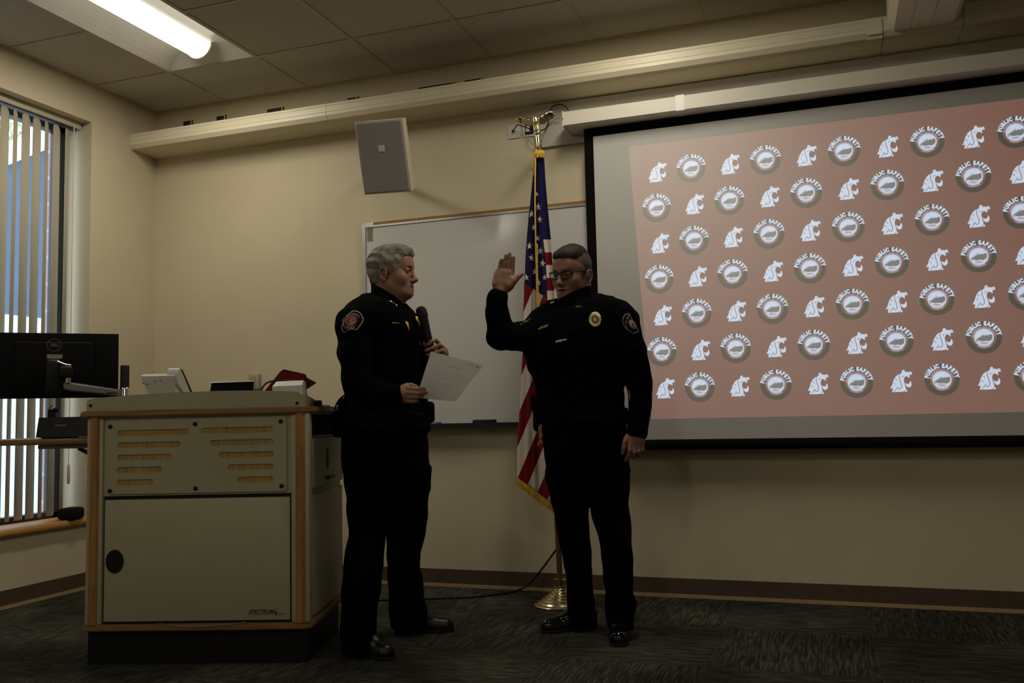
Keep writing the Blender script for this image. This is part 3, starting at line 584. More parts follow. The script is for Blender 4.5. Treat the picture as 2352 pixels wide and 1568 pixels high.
MB().tube(smooth_path([(.31, -.030, .166), (.36, -.031, .1555), (.46, -.031, .1505), (.58, -.031, .157), (.66, -.030, .168)]), .0016, 6).build('hanging_wire', mat('wire_grey', (.16, .16, .16), .4), lc, True)
# right side: open bay, drawer, lower door
MB().box((.896, .0305, .1605), (.902, .545, .68)).build('side_panel', M_beige, lc); MB().box((.60, .031, .884), (.902, .529, .889)).box((.896, .5, .889), (.912, .545, .9855)).build('bay_shelf', M_beige, lc); MB().box((.59, .031, .889), (.60, .529, .9855)).build('bay_back', M_black, lc)
m = MB().bbox((.9025, .034, .679), (.916, .543, .881), .002).build('side_drawer', M_beige, lc); MB().add([(.9163+d, .262+.019*math.cos(2*PI*k/28), .790+.047*math.sin(2*PI*k/28)) for d in (0, .003) for k in range(28)], [tuple(range(27, -1, -1)), tuple(range(28, 56))]+[(k, (k+1) % 28, 28+(k+1) % 28, 28+k) for k in range(28)]).build('lock_disc', M_black, m); MB().bbox((.9165, .23, .704), (.935, .325, .716), .004).build('pull', M_black, m)
MB().bbox((.9025, .034, .171), (.912, .543, .655), .002).build('side_door', M_beige, lc)
# console rim
rim = [(.001, 1.013), (.001, 1.050), (.008, 1.060), (.033, 1.066), (.2, 1.0755), (.344, 1.081), (.55, 1.0835), (.72, 1.081), (.85, 1.0735), (.876, 1.071), (.889, 1.062), (.889, 1.013)]
cr = MB().prism(rim, -.030, -.010, 1).prism([(-.010, 1.013), (-.010, 1.062), (.02, 1.060), (.10, 1.052), (.175, 1.040), (.19, 1.013)], .870, .889, 0).box((.001, -.010, 1.013), (.870, .50, 1.022)).build('console_rim', M_beige, lc)
for x, z in ((.019, 1.036), (.870, 1.027)): MB().lathe([(.0062, 0), (.0062, .003), (0, .003)], 14, M=Matrix.Rotation(PI/2, 4, 'X'), c=(x, -.0302, z)).build('bolt', M_black, cr)
MB().lathe([(.016, 0), (.016, .02), (.012, .026), (0, .026)], 20, c=(.905, .16, 1.013)).build('knob', M_soft, lc, auto=40)
# fold-out shelf on the left
sh0 = pod(0, 1012, .10); sh1 = pod(195, 1006, .10)
zs_ = sh1[2]; fs_ = thing('side_shelf', 'narrow oak fold-out shelf on the left side of the lectern', 'shelf', tuple(podw((0, 0, 0))), PANG)
MB().bbox((-.56, .10, zs_-.025), (-.0025, .46, zs_), .005).build('board', M_wood, fs_, auto=40)
MB().bbox((-.295, .13, zs_-.043), (-.0025, .43, zs_-.0255), .004).build('support_plate', mat('grey_steel', (.20, .205, .215), .5), fs_, auto=40)
MB().tube([(-.13, .16, zs_-.044), (-.0025, .16, zs_-.11)], .009, 8).build('brace', M_dark, fs_, True)
# toughened laptop-like black box with a clip camera
lx = thing('black_equipment_box', 'black boxy device with small white lettering on the oak side shelf', 'electronic device', tuple(podw((0, 0, zs_))), PANG)
q0 = pod(82, 1004, .14); q1 = pod(84, 957, .14)
MB().prism([(.14, .006), (.16, q1[2]-q0[2]+.004), (.40, q1[2]-q0[2]-.01), (.42, .006)], q0[0], -.0045, 0).build('body', M_black, lx)
MB().box((q0[0]+.02, .15, .0004), (q0[0]+.04, .41, .0058)).box((-.04, .15, .0004), (-.02, .41, .0058)).build('foot', M_soft, lx)
m = MB(); tv, tf = text2d('Panasonic', .0125, .0003); c_ = pod(139, 976, .145); m.add([(c_[0]+x, .1478+.0, c_[2]-zs_+y) for x, y in tv], tf); m.build('lettering', mat('lettering_grey', (.25, .25, .25), .5), lx, recalc=False)
cl = thing('clip_microphone', 'small black clip-on device with a round head on the black box', 'electronic device', tuple(podw((0, .26, zs_+q1[2]-q0[2]-.002))), PANG)
k0 = pod(122, 955, .26); ks = lambda a, b_: tuple(pod(a, b_, .26)-np.array([0, .26, k0[2]-.0]))
MB().bbox((ks(113, 955)[0], -.015, .0), (ks(126, 935)[0], .012, ks(120, 933)[2]), .003).build('stem', M_black, cl, auto=40)
MB().add(*(lambda c: ([(c[0]+.0125*math.cos(a)*math.sin(b_), .0+.010*math.cos(b_), c[2]+.0125*math.sin(a)*math.sin(b_)) for b_ in [PI*j/8 for j in range(9)] for a in [2*PI*i/14 for i in range(14)]], [(j*14+i, j*14+(i+1) % 14, (j+1)*14+(i+1) % 14, (j+1)*14+i) for j in range(8) for i in range(14)]))(ks(127.5, 935))).build('round_head', M_black, cl, True)
MB().tube(smooth_path([ks(114, 934), ks(117, 926), ks(121, 925)]), .002, 6).tube([ks(98, 953), ks(106, 957), ks(114, 957)], .003, 6).build('clip', M_black, cl, True)
# monitor on an arm
dl, drr = 3.78, 3.98
def PT(x, y, d): return CAM+ray(x, y)*d
tl, tr_, br, bl_ = PT(-25, 762, dl), PT(272, 766, drr), PT(272, 911.5, drr), PT(-25, 917, dl)
mc = (tl+tr_+br+bl_)/4; mx_ = (tr_-tl)+(br-bl_); mx_[2] = 0; mx_ /= np.linalg.norm(mx_); my_ = np.cross([0, 0, 1.], mx_); mw = ((tr_-tl)@mx_+(br-bl_)@mx_)/4; mh = (tl[2]+tr_[2]-br[2]-bl_[2])/4
MANG = math.atan2(mx_[1], mx_[0]); mo = thing('computer_monitor', 'black computer monitor seen from behind on a swing arm', 'monitor', tuple(mc), MANG)
def mon(px, py, yl=0):
    d = ray(px, py); o = mc+my_*yl; X = CAM+d*(((o-CAM)@my_)/(d@my_))-mc; return np.array([X@mx_, yl, X[2]])
MB().bbox((-mw, 0, -mh), (mw, .028, mh), .004).bbox((-mw*.62, -.022, -mh*.86), (mw*.62, .001, mh*.72), .012).build('back_shell', mat('monitor_black', (.004, .004, .0045), .6, spec=.15), mo, auto=40)
MB().box((-mw+.012, .0283, -mh+.014), (mw-.012, .0288, mh-.012)).build('screen', mat('monitor_glass', (.004, .004, .005), .1), mo)
c_ = mon(124.5, 792.5, -.0225); m = MB(); rv, rf = ring(.0262, .0282, 40); m.add([(c_[0]+x, -.0226, c_[2]+y) for x, y in rv], rf)
tv, tf = text2d('DELL', .0165, .0006); tv[:, 0] -= tv[:, 0].mean(); m.add([(c_[0]+x*1.0, -.0226, c_[2]+y) for x, y in tv], tf); m.build('logo', mat('logo_grey', (.16, .14, .11), .4), mo, recalc=False)
a_ = mon(108, 813.5, -.0224); b_ = mon(143.5, 823.5, -.0224); MB().box((a_[0], -.0231, b_[2]), (b_[0], -.0224, a_[2])).build('asset_label', mat('paper_label', (.34, .29, .20), .6, var=.4, vscale=120), mo)
ar = thing('monitor_arm', 'polished metal monitor arm reaching left from a black post', 'monitor arm', tuple(mc), MANG)
def mt(px, py, yl): return tuple(mon(px, py, yl))
pc = mon(286.5, 893, -.06); ptop = mon(286, 839, -.06); zb = 1.0225-mc[2]
MB().lathe([(.0185, 0), (.0185, ptop[2]-pc[2]+.028-.004), (.0165, ptop[2]-pc[2]+.028), (0, ptop[2]-pc[2]+.028)], 24, c=(pc[0], -.06, pc[2]-.028)).build('post', M_black, ar, auto=40)
MB().lathe([(.024, 0), (.024, .012), (.0215, .016), (.0215, pc[2]-zb), (.0185, pc[2]-zb+.006), (0, pc[2]-zb+.006)], 24, c=(pc[0], -.06, zb)).build('collar', M_chrome, ar, auto=40)
e0 = mon(146, 886, -.13); e1 = mon(277, 902, -.065); m = MB(); n = 10; dirx = e1-e0; M_arm = mat('arm_metal', (.36, .36, .38), .32, metal=1.) 
sec = lambda q: (.0195-.006*q, .013)
vs = []
for i in range(n+1):
    q = i/n; c = e0+dirx*q; hh_, ww_ = sec(q); s_ = .75 if i in (0,) else 1
    vs += [tuple(c+np.array([0, dy*ww_*s_, dz*hh_*s_])) for dy, dz in ((-1, -.7), (-1, .55), (-.6, 1), (.6, 1), (1, .55), (1, -.7), (.6, -1), (-.6, -1))]
m.add(vs, [(i*8+j, i*8+(j+1) % 8, (i+1)*8+(j+1) % 8, (i+1)*8+j) for i in range(n) for j in range(8)]+[tuple(range(7, -1, -1)), tuple(n*8+j for j in range(8))]); m.build('beam', M_arm, ar, auto=25)
s0 = mon(246, 902.5, -.0895); MB().bbox((s0[0]-.0, -.096, s0[2]-.003), (s0[0]+.04, -.086, s0[2]+.003), .002).build('beam_slot', M_black, ar)
h0 = mon(150, 842, -.10); MB().tube([tuple(e0+np.array([.016, .0, .012])), tuple(e0+np.array([.018, .0, .035]))], .012, 14).build('pivot', M_chrome, ar, auto=40)
MB().bbox((mon(136, 850, -.13)[0], -.150, mon(140, 868, -.13)[2]), (mon(168, 850, -.13)[0], -.105, mon(150, 841, -.13)[2]), .010, 0, 4).build('joint_block', M_black, ar, auto=50)
MB().bbox((mon(107, 850, -.07)[0], -.125, mon(120, 905, -.07)[2]), (mon(142, 850, -.07)[0], -.0235, mon(118, 827, -.07)[2]), .014, 0, 4).build('tilt_head', M_black, ar, auto=50)
MB().tube(smooth_path([mt(120, 827, -.10), mt(130, 829, -.12), mt(141, 834, -.13), mt(152, 838, -.135), mt(163, 839, -.13)]), [.004, .005, .006, .006, .005]*6+[.005]*3 if False else .0045, 10).build('trim_arc', M_chrome, ar, True)
MB().bbox((mon(106, 840, -.08)[0], -.10, mon(110, 849, -.08)[2]), (mon(113, 840, -.08)[0], -.085, mon(110, 836, -.08)[2]), .002).build('side_tab', M_alu, ar)
# desk phone
PZ = 1.0225
ph = thing('desk_phone', 'white desk phone seen from behind on the lectern', 'phone', tuple(podw((0, 0, PZ))), PANG)
YP = .10; M_ph = mat('phone_white', (.50, .485, .47), .4); g = lambda x, y, yy=YP: pod(x, y, yy)
x0 = g(326, 865)[0]; x1 = g(404, 865)[0]; z1 = g(330, 862)[2]-PZ
sec = [(0.025, .0), (.018, .012), (.006, .026), (-.006, z1*.55), (-.016, z1*.8), (-.014, z1*.97), (-.002, z1*1.02), (.03, z1*1.05), (.17, .02), (.17, .0)]
m = MB(); n = len(sec); vs = []
for x, sk in ((x0, 0), (x0+.004, 0), (x1-.004, 0), (x1, 0)):
    for y, z in sec: vs.append((x+(max(0, 1-z/z1)*.052 if x < (x0+x1)/2 else 0), YP+y, z))
m.add(vs, [(i*n+j, i*n+(j+1) % n, (i+1)*n+(j+1) % n, (i+1)*n+j) for i in range(3) for j in range(n)]+[tuple(range(n)), tuple(3*n+j for j in range(n))]); m.build('base', M_ph, ph, auto=35)
hx0 = g(381, 850)[0]; hx1 = g(404, 850)[0]; ht = g(390, 845)[2]-PZ
sec = [(-.010, ht*.62), (-.012, ht*.78), (.0, ht*.95), (.012, ht), (.03, ht*.93), (.16, .03), (.15, .012)]
m = MB(); m.prism([(YP+y, z) for y, z in sec], hx0+.008, hx1+.012, 0); m.build('handset', M_ph, ph, auto=60)
sec2 = [(.028, ht*.97), (.034, ht*.945), (.178, .03), (.172, .02)]
MB().prism([(YP+y, z) for y, z in sec2], hx0+.012, hx1+.0155, 0).build('keypad_face', M_black, ph)
for px, py in ((331, 880), (339, 882.5), (358.5, 875.5), (370, 874.5)): 
    q = g(px, py, YP-.010); MB().tube([(q[0], YP-.02, q[2]-PZ), (q[0], YP+.03, q[2]-PZ)], .0022, 8).build('port', M_black, ph)
# black touch display
td = thing('touch_display', 'small black tilted display with a silver top edge on the lectern', 'display', tuple(podw((0, 0, PZ))), PANG)
a0 = pod(486, 877, .12); a1 = pod(579, 874, .12); b1 = pod(583, 899, .06)
m = MB(); m.add([(a0[0]+.004, .06, .0), (a1[0]+.009, .06, 0), (a1[0], .12, a1[2]-PZ-.004), (a0[0], .12, a0[2]-PZ-.004), (a0[0]+.004, .085, .0), (a1[0]+.009, .085, 0), (a1[0], .145, a1[2]-PZ-.004), (a0[0], .145, a0[2]-PZ-.004)], [(0, 1, 2, 3), (7, 6, 5, 4), (0, 4, 5, 1), (1, 5, 6, 2), (2, 6, 7, 3), (3, 7, 4, 0)]); m.build('body', mat('display_back', (.003, .003, .0035), .9, spec=.05), td)
MB().add([(a0[0]-.001, .117, a0[2]-PZ-.004), (a1[0]+.001, .117, a1[2]-PZ-.004), (a1[0]+.001, .148, a1[2]-PZ-.004), (a0[0]-.001, .148, a0[2]-PZ-.004), (a0[0], .119, a0[2]-PZ+.001), (a1[0], .119, a1[2]-PZ+.001), (a1[0], .147, a1[2]-PZ+.001), (a0[0], .147, a0[2]-PZ+.001)], [(3, 2, 1, 0), (4, 5, 6, 7), (0, 1, 5, 4), (1, 2, 6, 5), (2, 3, 7, 6), (3, 0, 4, 7)]).build('silver_edge', mat('silver_edge', (.7, .68, .62), .3, metal=.3), td)
# white box
wbx = thing('white_box', 'plain white box on the right end of the lectern', 'box', tuple(podw((0, 0, PZ))), PANG)
F0, F1, K0, K1 = pod(625, 887, .03), pod(694, 884, .03), pod(635, 876, .085), pod(697.5, 873, .085)
m = MB(); lo4 = [(F0[0], .03, .0003), (F1[0]+.002, .03, .0003), (F1[0]+.002, .12, .0003), (F0[0], .12, .0003)]; hi4 = [(F0[0]+.001, .03, F0[2]-PZ), (F1[0], .03, F1[2]-PZ), (K1[0], .085, K1[2]-PZ), (K0[0], .085, K0[2]-PZ)]; bk = [(K1[0]-.002, .12, K1[2]-PZ-.004), (K0[0], .12, K0[2]-PZ-.004)]
m.add(lo4+hi4+bk, [(3, 2, 1, 0), (0, 1, 5, 4), (4, 5, 6, 7), (1, 2, 8, 6, 5), (0, 4, 7, 9, 3), (7, 6, 8, 9), (2, 3, 9, 8)]); m.build('carton', mat('white_card', (.60, .58, .56), .6), wbx)
# dark red folders leaning behind
M_fold = mat('maroon_card', (.085, .004, .005), .8, spec=.12)
for i, (pts, y0, y1, lab) in enumerate([(((604, 902), (700, 905), (703.5, 863), (700, 858.5), (652, 848), (644, 852.5)), .205, .27, 'dark red folder leaning behind the white box, its corner pointing left'), (((640, 902), (699, 896), (726, 878), (699, 864), (650, 862)), .225, .29, 'dark red folder behind the other folder, its corner pointing right')]):
    fo = thing('folder', lab, 'folder', tuple(podw((0, 0, PZ))), PANG, group='dark red folders on the lectern'); P_ = []
    for px, py in pts:
        yy = y0
        for _ in range(4):
            q = pod(px, py, yy); yy = y0+(y1-y0)*max(0, min(1, (q[2]-PZ)/.12))
        P_.append(np.array([q[0], yy, max(q[2]-PZ, .001)]))
    n = len(P_); m = MB(); m.add([tuple(p) for p in P_]+[tuple(p+np.array([0, .0035, 0])) for p in P_], [tuple(range(n)), tuple(range(2*n-1, n-1, -1))]+[(j, n+j, n+(j+1) % n, (j+1) % n) for j in range(n)]); m.build('cover', M_fold, fo); m = MB(); m.add([tuple(p*np.array([1, 1, 1])+np.array([0, .0045, -.002])) for p in P_]+[tuple(p+np.array([0, .006, -.002])) for p in P_], [tuple(range(n)), tuple(range(2*n-1, n-1, -1))]+[(j, n+j, n+(j+1) % n, (j+1) % n) for j in range(n)]); m.build('back_cover', M_fold, fo)
tag(MB().tube(smooth_path([podw(pod(596, 903, .10)), podw(pod(601, 893, .11)), podw(pod(610, 881, .125)), podw(pod(624, 875.5, .14)), podw(pod(650, 874.5, .197)), podw(pod(690, 880, .197)), podw((.86, .197, PZ+.004))]), .0042, 8).build('laptop_cable', M_black, None, True), 'black cable arching from the lectern top behind the white box', 'cable')
# ================================================================== flag on its stand
FB = on(1288, 1388, 2, 0); FTOP = on(1238, 338, 1, FB[1]); fl_ = thing('flag_stand', 'tall flag stand with brass base beside the man', 'flag stand', tuple(FB))
base = [(.135, 0), (.137, .004), (.134, .008), (.118, .013), (.112, .020), (.098, .024), (.093, .032), (.082, .035), (.077, .044), (.066, .047), (.061, .056), (.050, .059), (.046, .068), (.037, .071), (.033, .082), (.030, .084), (.030, .092), (.026, .093), (.026, .118), (.032, .119), (.032, .126), (.026, .128), (.014, .128), (0, .128)]
MB().lathe(base, 48).build('base', M_gold, fl_, auto=30)
px0 = np.array([0, 0, .12]); px1 = FTOP-FB; ux_ = (px1-px0)/np.linalg.norm(px1-px0)
M_pole = wood('pole_wood', (.09, .035, .015), (.16, .07, .028), 'z'); MB().tube([tuple(px0), tuple(px0+(px1-px0)*.5), tuple(px1+ux_*.01)], .0145, 16).build('pole', M_pole, fl_, auto=50)
def fw(px, py, dy=0.): return on(px, py, 1, FB[1]+dy)-FB
fer = fw(1235.2, 311); MB().tube([tuple(px1), tuple(px1+(fer-px1)*.3), tuple(fer)], [.0145, .0150, .0135], 16).build('ferrule', M_gold, fl_, auto=50)
bc = fw(1235, 306); m = MB(); m.lathe([(.0175*math.sin(PI*i/12)+1e-4, .0175*-math.cos(PI*i/12)) for i in range(13)], 20, c=tuple(bc)); m.build('ball', M_gold, fl_, True)
# eagle
bodyc = lambda px, py, d=0: fw(px, py, d)
def eagle():
    pr = [(cap(bodyc(1234, 297), bodyc(1231, 279, .004), .010, .017), .01, 'u'), (cap(bodyc(1231, 279), bodyc(1227.5, 266, -.01), .015, .009), .012, 'u'), (cap(bodyc(1227.5, 265, -.012), bodyc(1225, 267, -.026), .0085, .003), .004, 'u'), (cap(bodyc(1228, 300), bodyc(1227.5, 286), .005, .007), .005, 'u'), (cap(bodyc(1239, 299), bodyc(1236, 286), .005, .008), .005, 'u'),
          (cap(bodyc(1233, 286, .01), bodyc(1236, 299, .025), .013, .010, ((0, 1, 0), .5)), .008, 'u')]
    for sgn, sh in ((-1, [(1229, 276), (1218, 275), (1207, 272), (1198, 269), (1190, 272), (1185, 276)]), (1, [(1234, 274), (1243, 269), (1253, 262), (1261, 258), (1268, 258), (1273, 264)])):
        pts = [bodyc(x, y, .004+.010*k*(.6 if sgn > 0 else .4)) for k, (x, y) in enumerate(sh)]
        for k in range(len(pts)-1): pr.append((cap(pts[k], pts[k+1], .0085-.0012*k, .0075-.0012*k), .006, 'u'))
        tips = [(1229, 286), (1222, 288), (1214, 287), (1206, 284), (1198, 282), (1190, 281), (1185, 278)] if sgn < 0 else [(1238, 282), (1243, 284), (1250, 283), (1256, 278), (1261, 274), (1268, 271), (1273, 267)]
        tips = [tuple(np.array(tips[min(int(t), len(tips)-2)])+(np.array(tips[min(int(t), len(tips)-2)+1])-np.array(tips[min(int(t), len(tips)-2)]))*(t-min(int(t), len(tips)-2))+np.array([0, 1.2*(i%2)])) for i, t in enumerate(np.linspace(0, len(tips)-1, 19))]
        for k, (x, y) in enumerate(tips):
            q = min(k/(len(tips)-1)*(len(pts)-1), len(pts)-1.001); i = int(q); p0 = pts[i]+(pts[i+1]-pts[i])*(q-i); p1 = bodyc(x, y, .012+.0022*k)
            pr.append((cap(p0, p1, .0062, .0036, ((.3, 1, 0), .55)), .0016, 'u'))
    lo = np.array([fw(1180, 240)[0], -.06, fw(1230, 312)[2]]); hi = np.array([fw(1278, 250)[0], .10, fw(1230, 246)[2]])
    return mesh_sdf('eagle', pr, *[np.arange(a, b_, .0017) for a, b_ in zip(lo, hi)])
me, _, _ = eagle(); link('eagle', me, M_gold, fl_, True)
# cloth: rows by photo height, front panel between left edge and fold, back panel between fold and right edge
def ipl(tab, y): return np.interp(y, [a for a, b_ in tab], [b_ for a, b_ in tab])
LE = [(345, 1233), (380, 1229), (424, 1222), (479, 1217), (490, 1215), (576, 1208), (651, 1204.5), (719, 1202), (807, 1201), (862, 1197), (933, 1194), (1022, 1188.5), (1068, 1187), (1112, 1187.5)]
FE = [(345, 1240), (424, 1240), (487, 1241), (526, 1245), (576, 1251), (626, 1255), (682, 1257), (760, 1262), (900, 1268), (1163, 1275)]
RE = [(345, 1249), (362, 1249.5), (421, 1253), (479, 1258), (550, 1265), (578, 1267), (667, 1273), (760, 1279), (900, 1283), (1000, 1284), (1163, 1285)]
def fold_y(q, hgt, ph=0.): return -.034-.028*hgt*math.sin(3.1*PI*q+ph)-.012*hgt*math.sin(7.3*PI*q+1+ph)
def cloth_mat():
    m = mat('flag_cloth', (.5, .5, .5), .8, spec=.15); nt = m.node_tree; N = nt.nodes.new; Lk = nt.links.new; b = nt.nodes['Principled BSDF']
    uv = N('ShaderNodeUVMap'); uv.uv_map = 'pattern'; sp_ = N('ShaderNodeSeparateXYZ'); Lk(uv.outputs[0], sp_.inputs[0])
    def mth(op, a, c):
        n = N('ShaderNodeMath'); n.operation = op
        for i, q in enumerate((a, c)):
            if isinstance(q, (int, float)): n.inputs[i].default_value = q
            else: Lk(q, n.inputs[i])
        return n.outputs[0]
    st = mth('GREATER_THAN', mth('FLOORED_MODULO', sp_.outputs[0], 2.), 1.); ca = mth('GREATER_THAN', sp_.outputs[1], 0.)
    m1 = N('ShaderNodeMix'); m1.data_type = 'RGBA'; Lk(st, m1.inputs[0]); m1.inputs[6].default_value = (.17, .006, .009, 1); m1.inputs[7].default_value = (.66, .58, .50, 1)
    m2 = N('ShaderNodeMix'); m2.data_type = 'RGBA'; Lk(ca, m2.inputs[0]); Lk(m1.outputs[2], m2.inputs[6]); m2.inputs[7].default_value = (.011, .010, .06, 1); Lk(m2.outputs[2], b.inputs['Base Color'])
    return m
M_cloth = cloth_mat()
flg = MB(); UVd = []
PX, PY = 1, 1
def sheet(yA, yB, ea, eb, ny, nx, yfun, pat, skew=None):
    vs = []; uvs = []
    for i in range(ny+1):
        for j in range(nx+1):
            q = j/nx; y = yA+(yB(q)-yA)*i/ny; x = ipl(ea, y)+(ipl(eb, y)-ipl(ea, y))*q; hgt = min(1, (y-330)/300)
            vs.append(fw(x, y, yfun(q, hgt))); uvs.append(pat(x, y))
    n = len(flg.v); flg.add(vs, [(i*(nx+1)+j, (i+1)*(nx+1)+j, (i+1)*(nx+1)+j+1, i*(nx+1)+j+1) for i in range(ny) for j in range(nx)]); UVd.extend(uvs)
CAN = [(1204, 651), (1230, 666), (1238, 673), (1256, 683), (1290, 700)]
def pat_front(x, y):
    s_ = (y+2.4*x-3522)/71.5-(.12 if y < 760 else 0); can = (np.interp(x, [a for a, b_ in CAN], [b_ for a, b_ in CAN])-y)/40.
    return (s_+2.0, can)
def pat_back(x, y): return ((y-550)/29.3+1.0, (550-y)/40.)
def botf(q): return 1096+(1163-1096)*q*.98
sheet(345, botf, LE, FE, 130, 40, lambda q, h: fold_y(q, h)-.012*h, pat_front)
sheet(345, lambda q: 1150+20*q, FE, RE, 110, 14, lambda q, h: -.026+.012*h*math.sin(PI*q), pat_back)
# turned-under edges give the roll of cloth its depth at the back
sheet(345, lambda q: 1098+60*q, LE, RE, 60, 16, lambda q, h: -.010+.075*h*math.sin(PI*q), pat_back)
me = bpy.data.meshes.new('flag_cloth'); me.from_pydata(flg.v, [], flg.f); uvl = me.uv_layers.new(name='pattern'); li = np.zeros(len(me.loops), np.int32); me.loops.foreach_get('vertex_index', li); uvl.data.foreach_set('uv', np.array(UVd)[li].astype(np.float32).ravel())
fo = link('flag_cloth', me, M_cloth, fl_, True); md = fo.modifiers.new('t', 'SOLIDIFY'); md.thickness = .0012
M_star = mat('star_white', (.66, .58, .50), .8)
for k, (x, y, s_, r_) in enumerate([(1236.5, 475, 1, .1), (1221, 491.5, 1, 0), (1239.5, 504, .9, -.15), (1226, 522, .9, .1), (1235.5, 547, .8, 0), (1216.5, 564.6, 1, 0), (1241, 576, 1, 0), (1221.5, 592, 1, -.05), (1246, 605, 1.05, -.1), (1228, 623.5, .9, -.05), (1209, 637, 1, .1), (1251, 637, .8, -.1), (1237, 649, .9, 0), (1232.7, 446, .7, 0)]):
    def onc(xx, yy):
        hh_ = min(1, (yy-330)/300); return fw(xx, yy, fold_y((xx-ipl(LE, yy))/(ipl(FE, yy)-ipl(LE, yy)), hh_)-.012*hh_-.0042)
    pts = []
    for i in range(10):
        a = PI/2+r_+i*PI/5; rr_ = (9.3 if i % 2 == 0 else 3.7)*s_; pts.append((x+rr_*math.cos(a)*.88, y-rr_*math.sin(a)))
    vs = [onc(x+(px_-x)*k_/4, y+(py_-y)*k_/4) for k_ in (4, 3, 2, 1) for px_, py_ in pts]+[onc(x, y)]
    MB().add(vs, [(r_*10+i, r_*10+(i+1) % 10, r_*10+10+(i+1) % 10, r_*10+10+i) for r_ in range(3) for i in range(10)]+[(40, 30+i, 30+(i+1) % 10) for i in range(10)]).build('star', M_star, fo, recalc=False)
# fringe, cord, tassels
m = MB()
for k in range(70):
    q = k/69; y = botf(q); x = ipl(LE, y)+(ipl(FE, y)-ipl(LE, y))*q; d = fold_y(q, 1.)-.013; m.tube([fw(x, y-1, d), fw(x-.3+rng.uniform(-.5, .5), y+9, d-.002), fw(x-.5+rng.uniform(-1, 1), y+18+rng.uniform(-1, 1.5), d)], .0016, 4)
for k in range(14):
    x = 1233+16*k/13; m.tube([fw(x, 343+abs(x-1241)*.3, -.050), fw(x+(x-1241)*.12, 352, -.056), fw(x+(x-1241)*.22, 357+rng.uniform(0, 6), -.054)], .0019, 4)
for k in range(10): m.tube([fw(1187.5, 1064+2*k, -.012), fw(1185.5, 1066+2*k, -.012)], .0016, 4)
m.build('fringe', M_goldc, fo)
m = MB(); m.tube(smooth_path([fw(1231, 343, -.03), fw(1229.5, 380, -.057), fw(1229, 430, -.075), fw(1229, 480, -.085), fw(1230.5, 560, -.09), fw(1232, 620, -.09), fw(1233.5, 680, -.09), fw(1236, 730, -.088), fw(1238, 800, -.08)]), .0042, 8).tube(smooth_path([fw(1232.5, 343, -.03), fw(1229, 352, -.035), fw(1225, 362, -.03), fw(1225, 385, -.032), fw(1223, 400, -.032), fw(1222, 424, -.034)]), .0035, 8).tube(smooth_path([fw(1234, 560, -.092), fw(1235, 640, -.092), fw(1238, 690, -.092), fw(1240, 760, -.086)]), .003, 6)
m.build('cord', M_goldc, fl_, True)
m = MB()
for k in range(26):
    a = rng.uniform(0, 2*PI); r_ = rng.uniform(.002, .007); m.tube([fw(1225, 360, -.034+.002*math.sin(a)), fw(1225+2.2*math.cos(a), 372, -.034+r_*math.sin(a)), fw(1224+2.0*math.cos(a), 388+rng.uniform(-2, 3), -.034+r_*math.sin(a))], .0016, 4)
m.build('tassel', M_goldc, fl_)
# floor cable
def gp(x, y, z=.006): q = on(x, y, 2, z); return q
cable('floor_cable', [gp(800, 1384), gp(870, 1378), gp(940, 1376), gp(1020, 1373), gp(1090, 1370), gp(1150, 1363), on(1185, 1357, 1, -.075), on(1215, 1340, 1, -.04), on(1245, 1306, 1, -.03), on(1270, 1272, 1, -.02), on(1288, 1248, 1, -.012), on(1300, 1228, 1, -.008)], .0055, M_black, 'black cable running over the carpet and up the wall behind the flag base')
# ================================================================== people
def skin(name, col):
    m = mat(name, col, .5, spec=.35, var=.10, vscale=30, bump=.12, bscale=350); m.node_tree.nodes['Principled BSDF'].inputs['Subsurface Weight'].default_value = .08; m.node_tree.nodes['Principled BSDF'].inputs['Subsurface Radius'].default_value = (.01, .004, .002); return m
M_uni = mat('uniform_cloth', (.0022, .0022, .0027), .95, spec=.03); M_trs = mat('trouser_cloth', (.0018, .0018, .0022), .95, spec=.03)
M_shoe = mat('patent_leather', (.004, .004, .005), .12, spec=.5); M_shoe2 = mat('dull_leather', (.004, .004, .005), .35, spec=.4); M_belt = mat('duty_leather', (.0025, .0025, .0028), .8, spec=.06)
M_eye = mat('eye_white', (.55, .52, .48), .2); M_iris = mat('iris_dark', (.02, .014, .01), .15)
def rotM(F, pitch=0., roll=0.):                  # columns: right, forward, up
    F = np.array([F[0], F[1], 0.]); F /= np.linalg.norm(F); X = np.array([F[1], -F[0], 0]); Z = np.array([0, 0, 1.])
    F2 = F*math.cos(pitch)+Z*math.sin(pitch); Z2 = -F*math.sin(pitch)+Z*math.cos(pitch)
    X3 = X*math.cos(roll)+Z2*math.sin(roll); Z3 = -X*math.sin(roll)+Z2*math.cos(roll); return np.stack([X3, F2, Z3], 1)
class Person:
    def __init__(s, O, name, label):
        s.O = np.array(O, float); s.root = thing(name, label, 'person', tuple(O), YAW)
    def L(s, px, py, D):
        d = ray(px, py); X = CAM+d*(((s.O+D0*D-CAM)@D0)/(d@D0))-s.O; return np.array([X@R0, D, X[2]])
    def rows(s, tab, ang=0., exrx=None):         # (py, pxL, pxR, D, ry)
        out = []; c, n = math.cos(ang), math.sin(ang)
        for py, a, b, D, ry in tab:
            p, q = s.L(a, py, D), s.L(b, py, D); w = (q[0]-p[0])/2; rx = math.sqrt(max(w*w-(ry*n)**2, (.3*w)**2))/c; out.append(((p[2]+q[2])/2, (p[0]+q[0])/2, D, rx, ry))
        return out
    def camlocal(s):
        d = CAM-s.O; return np.array([d@R0, d@D0, d[2]])
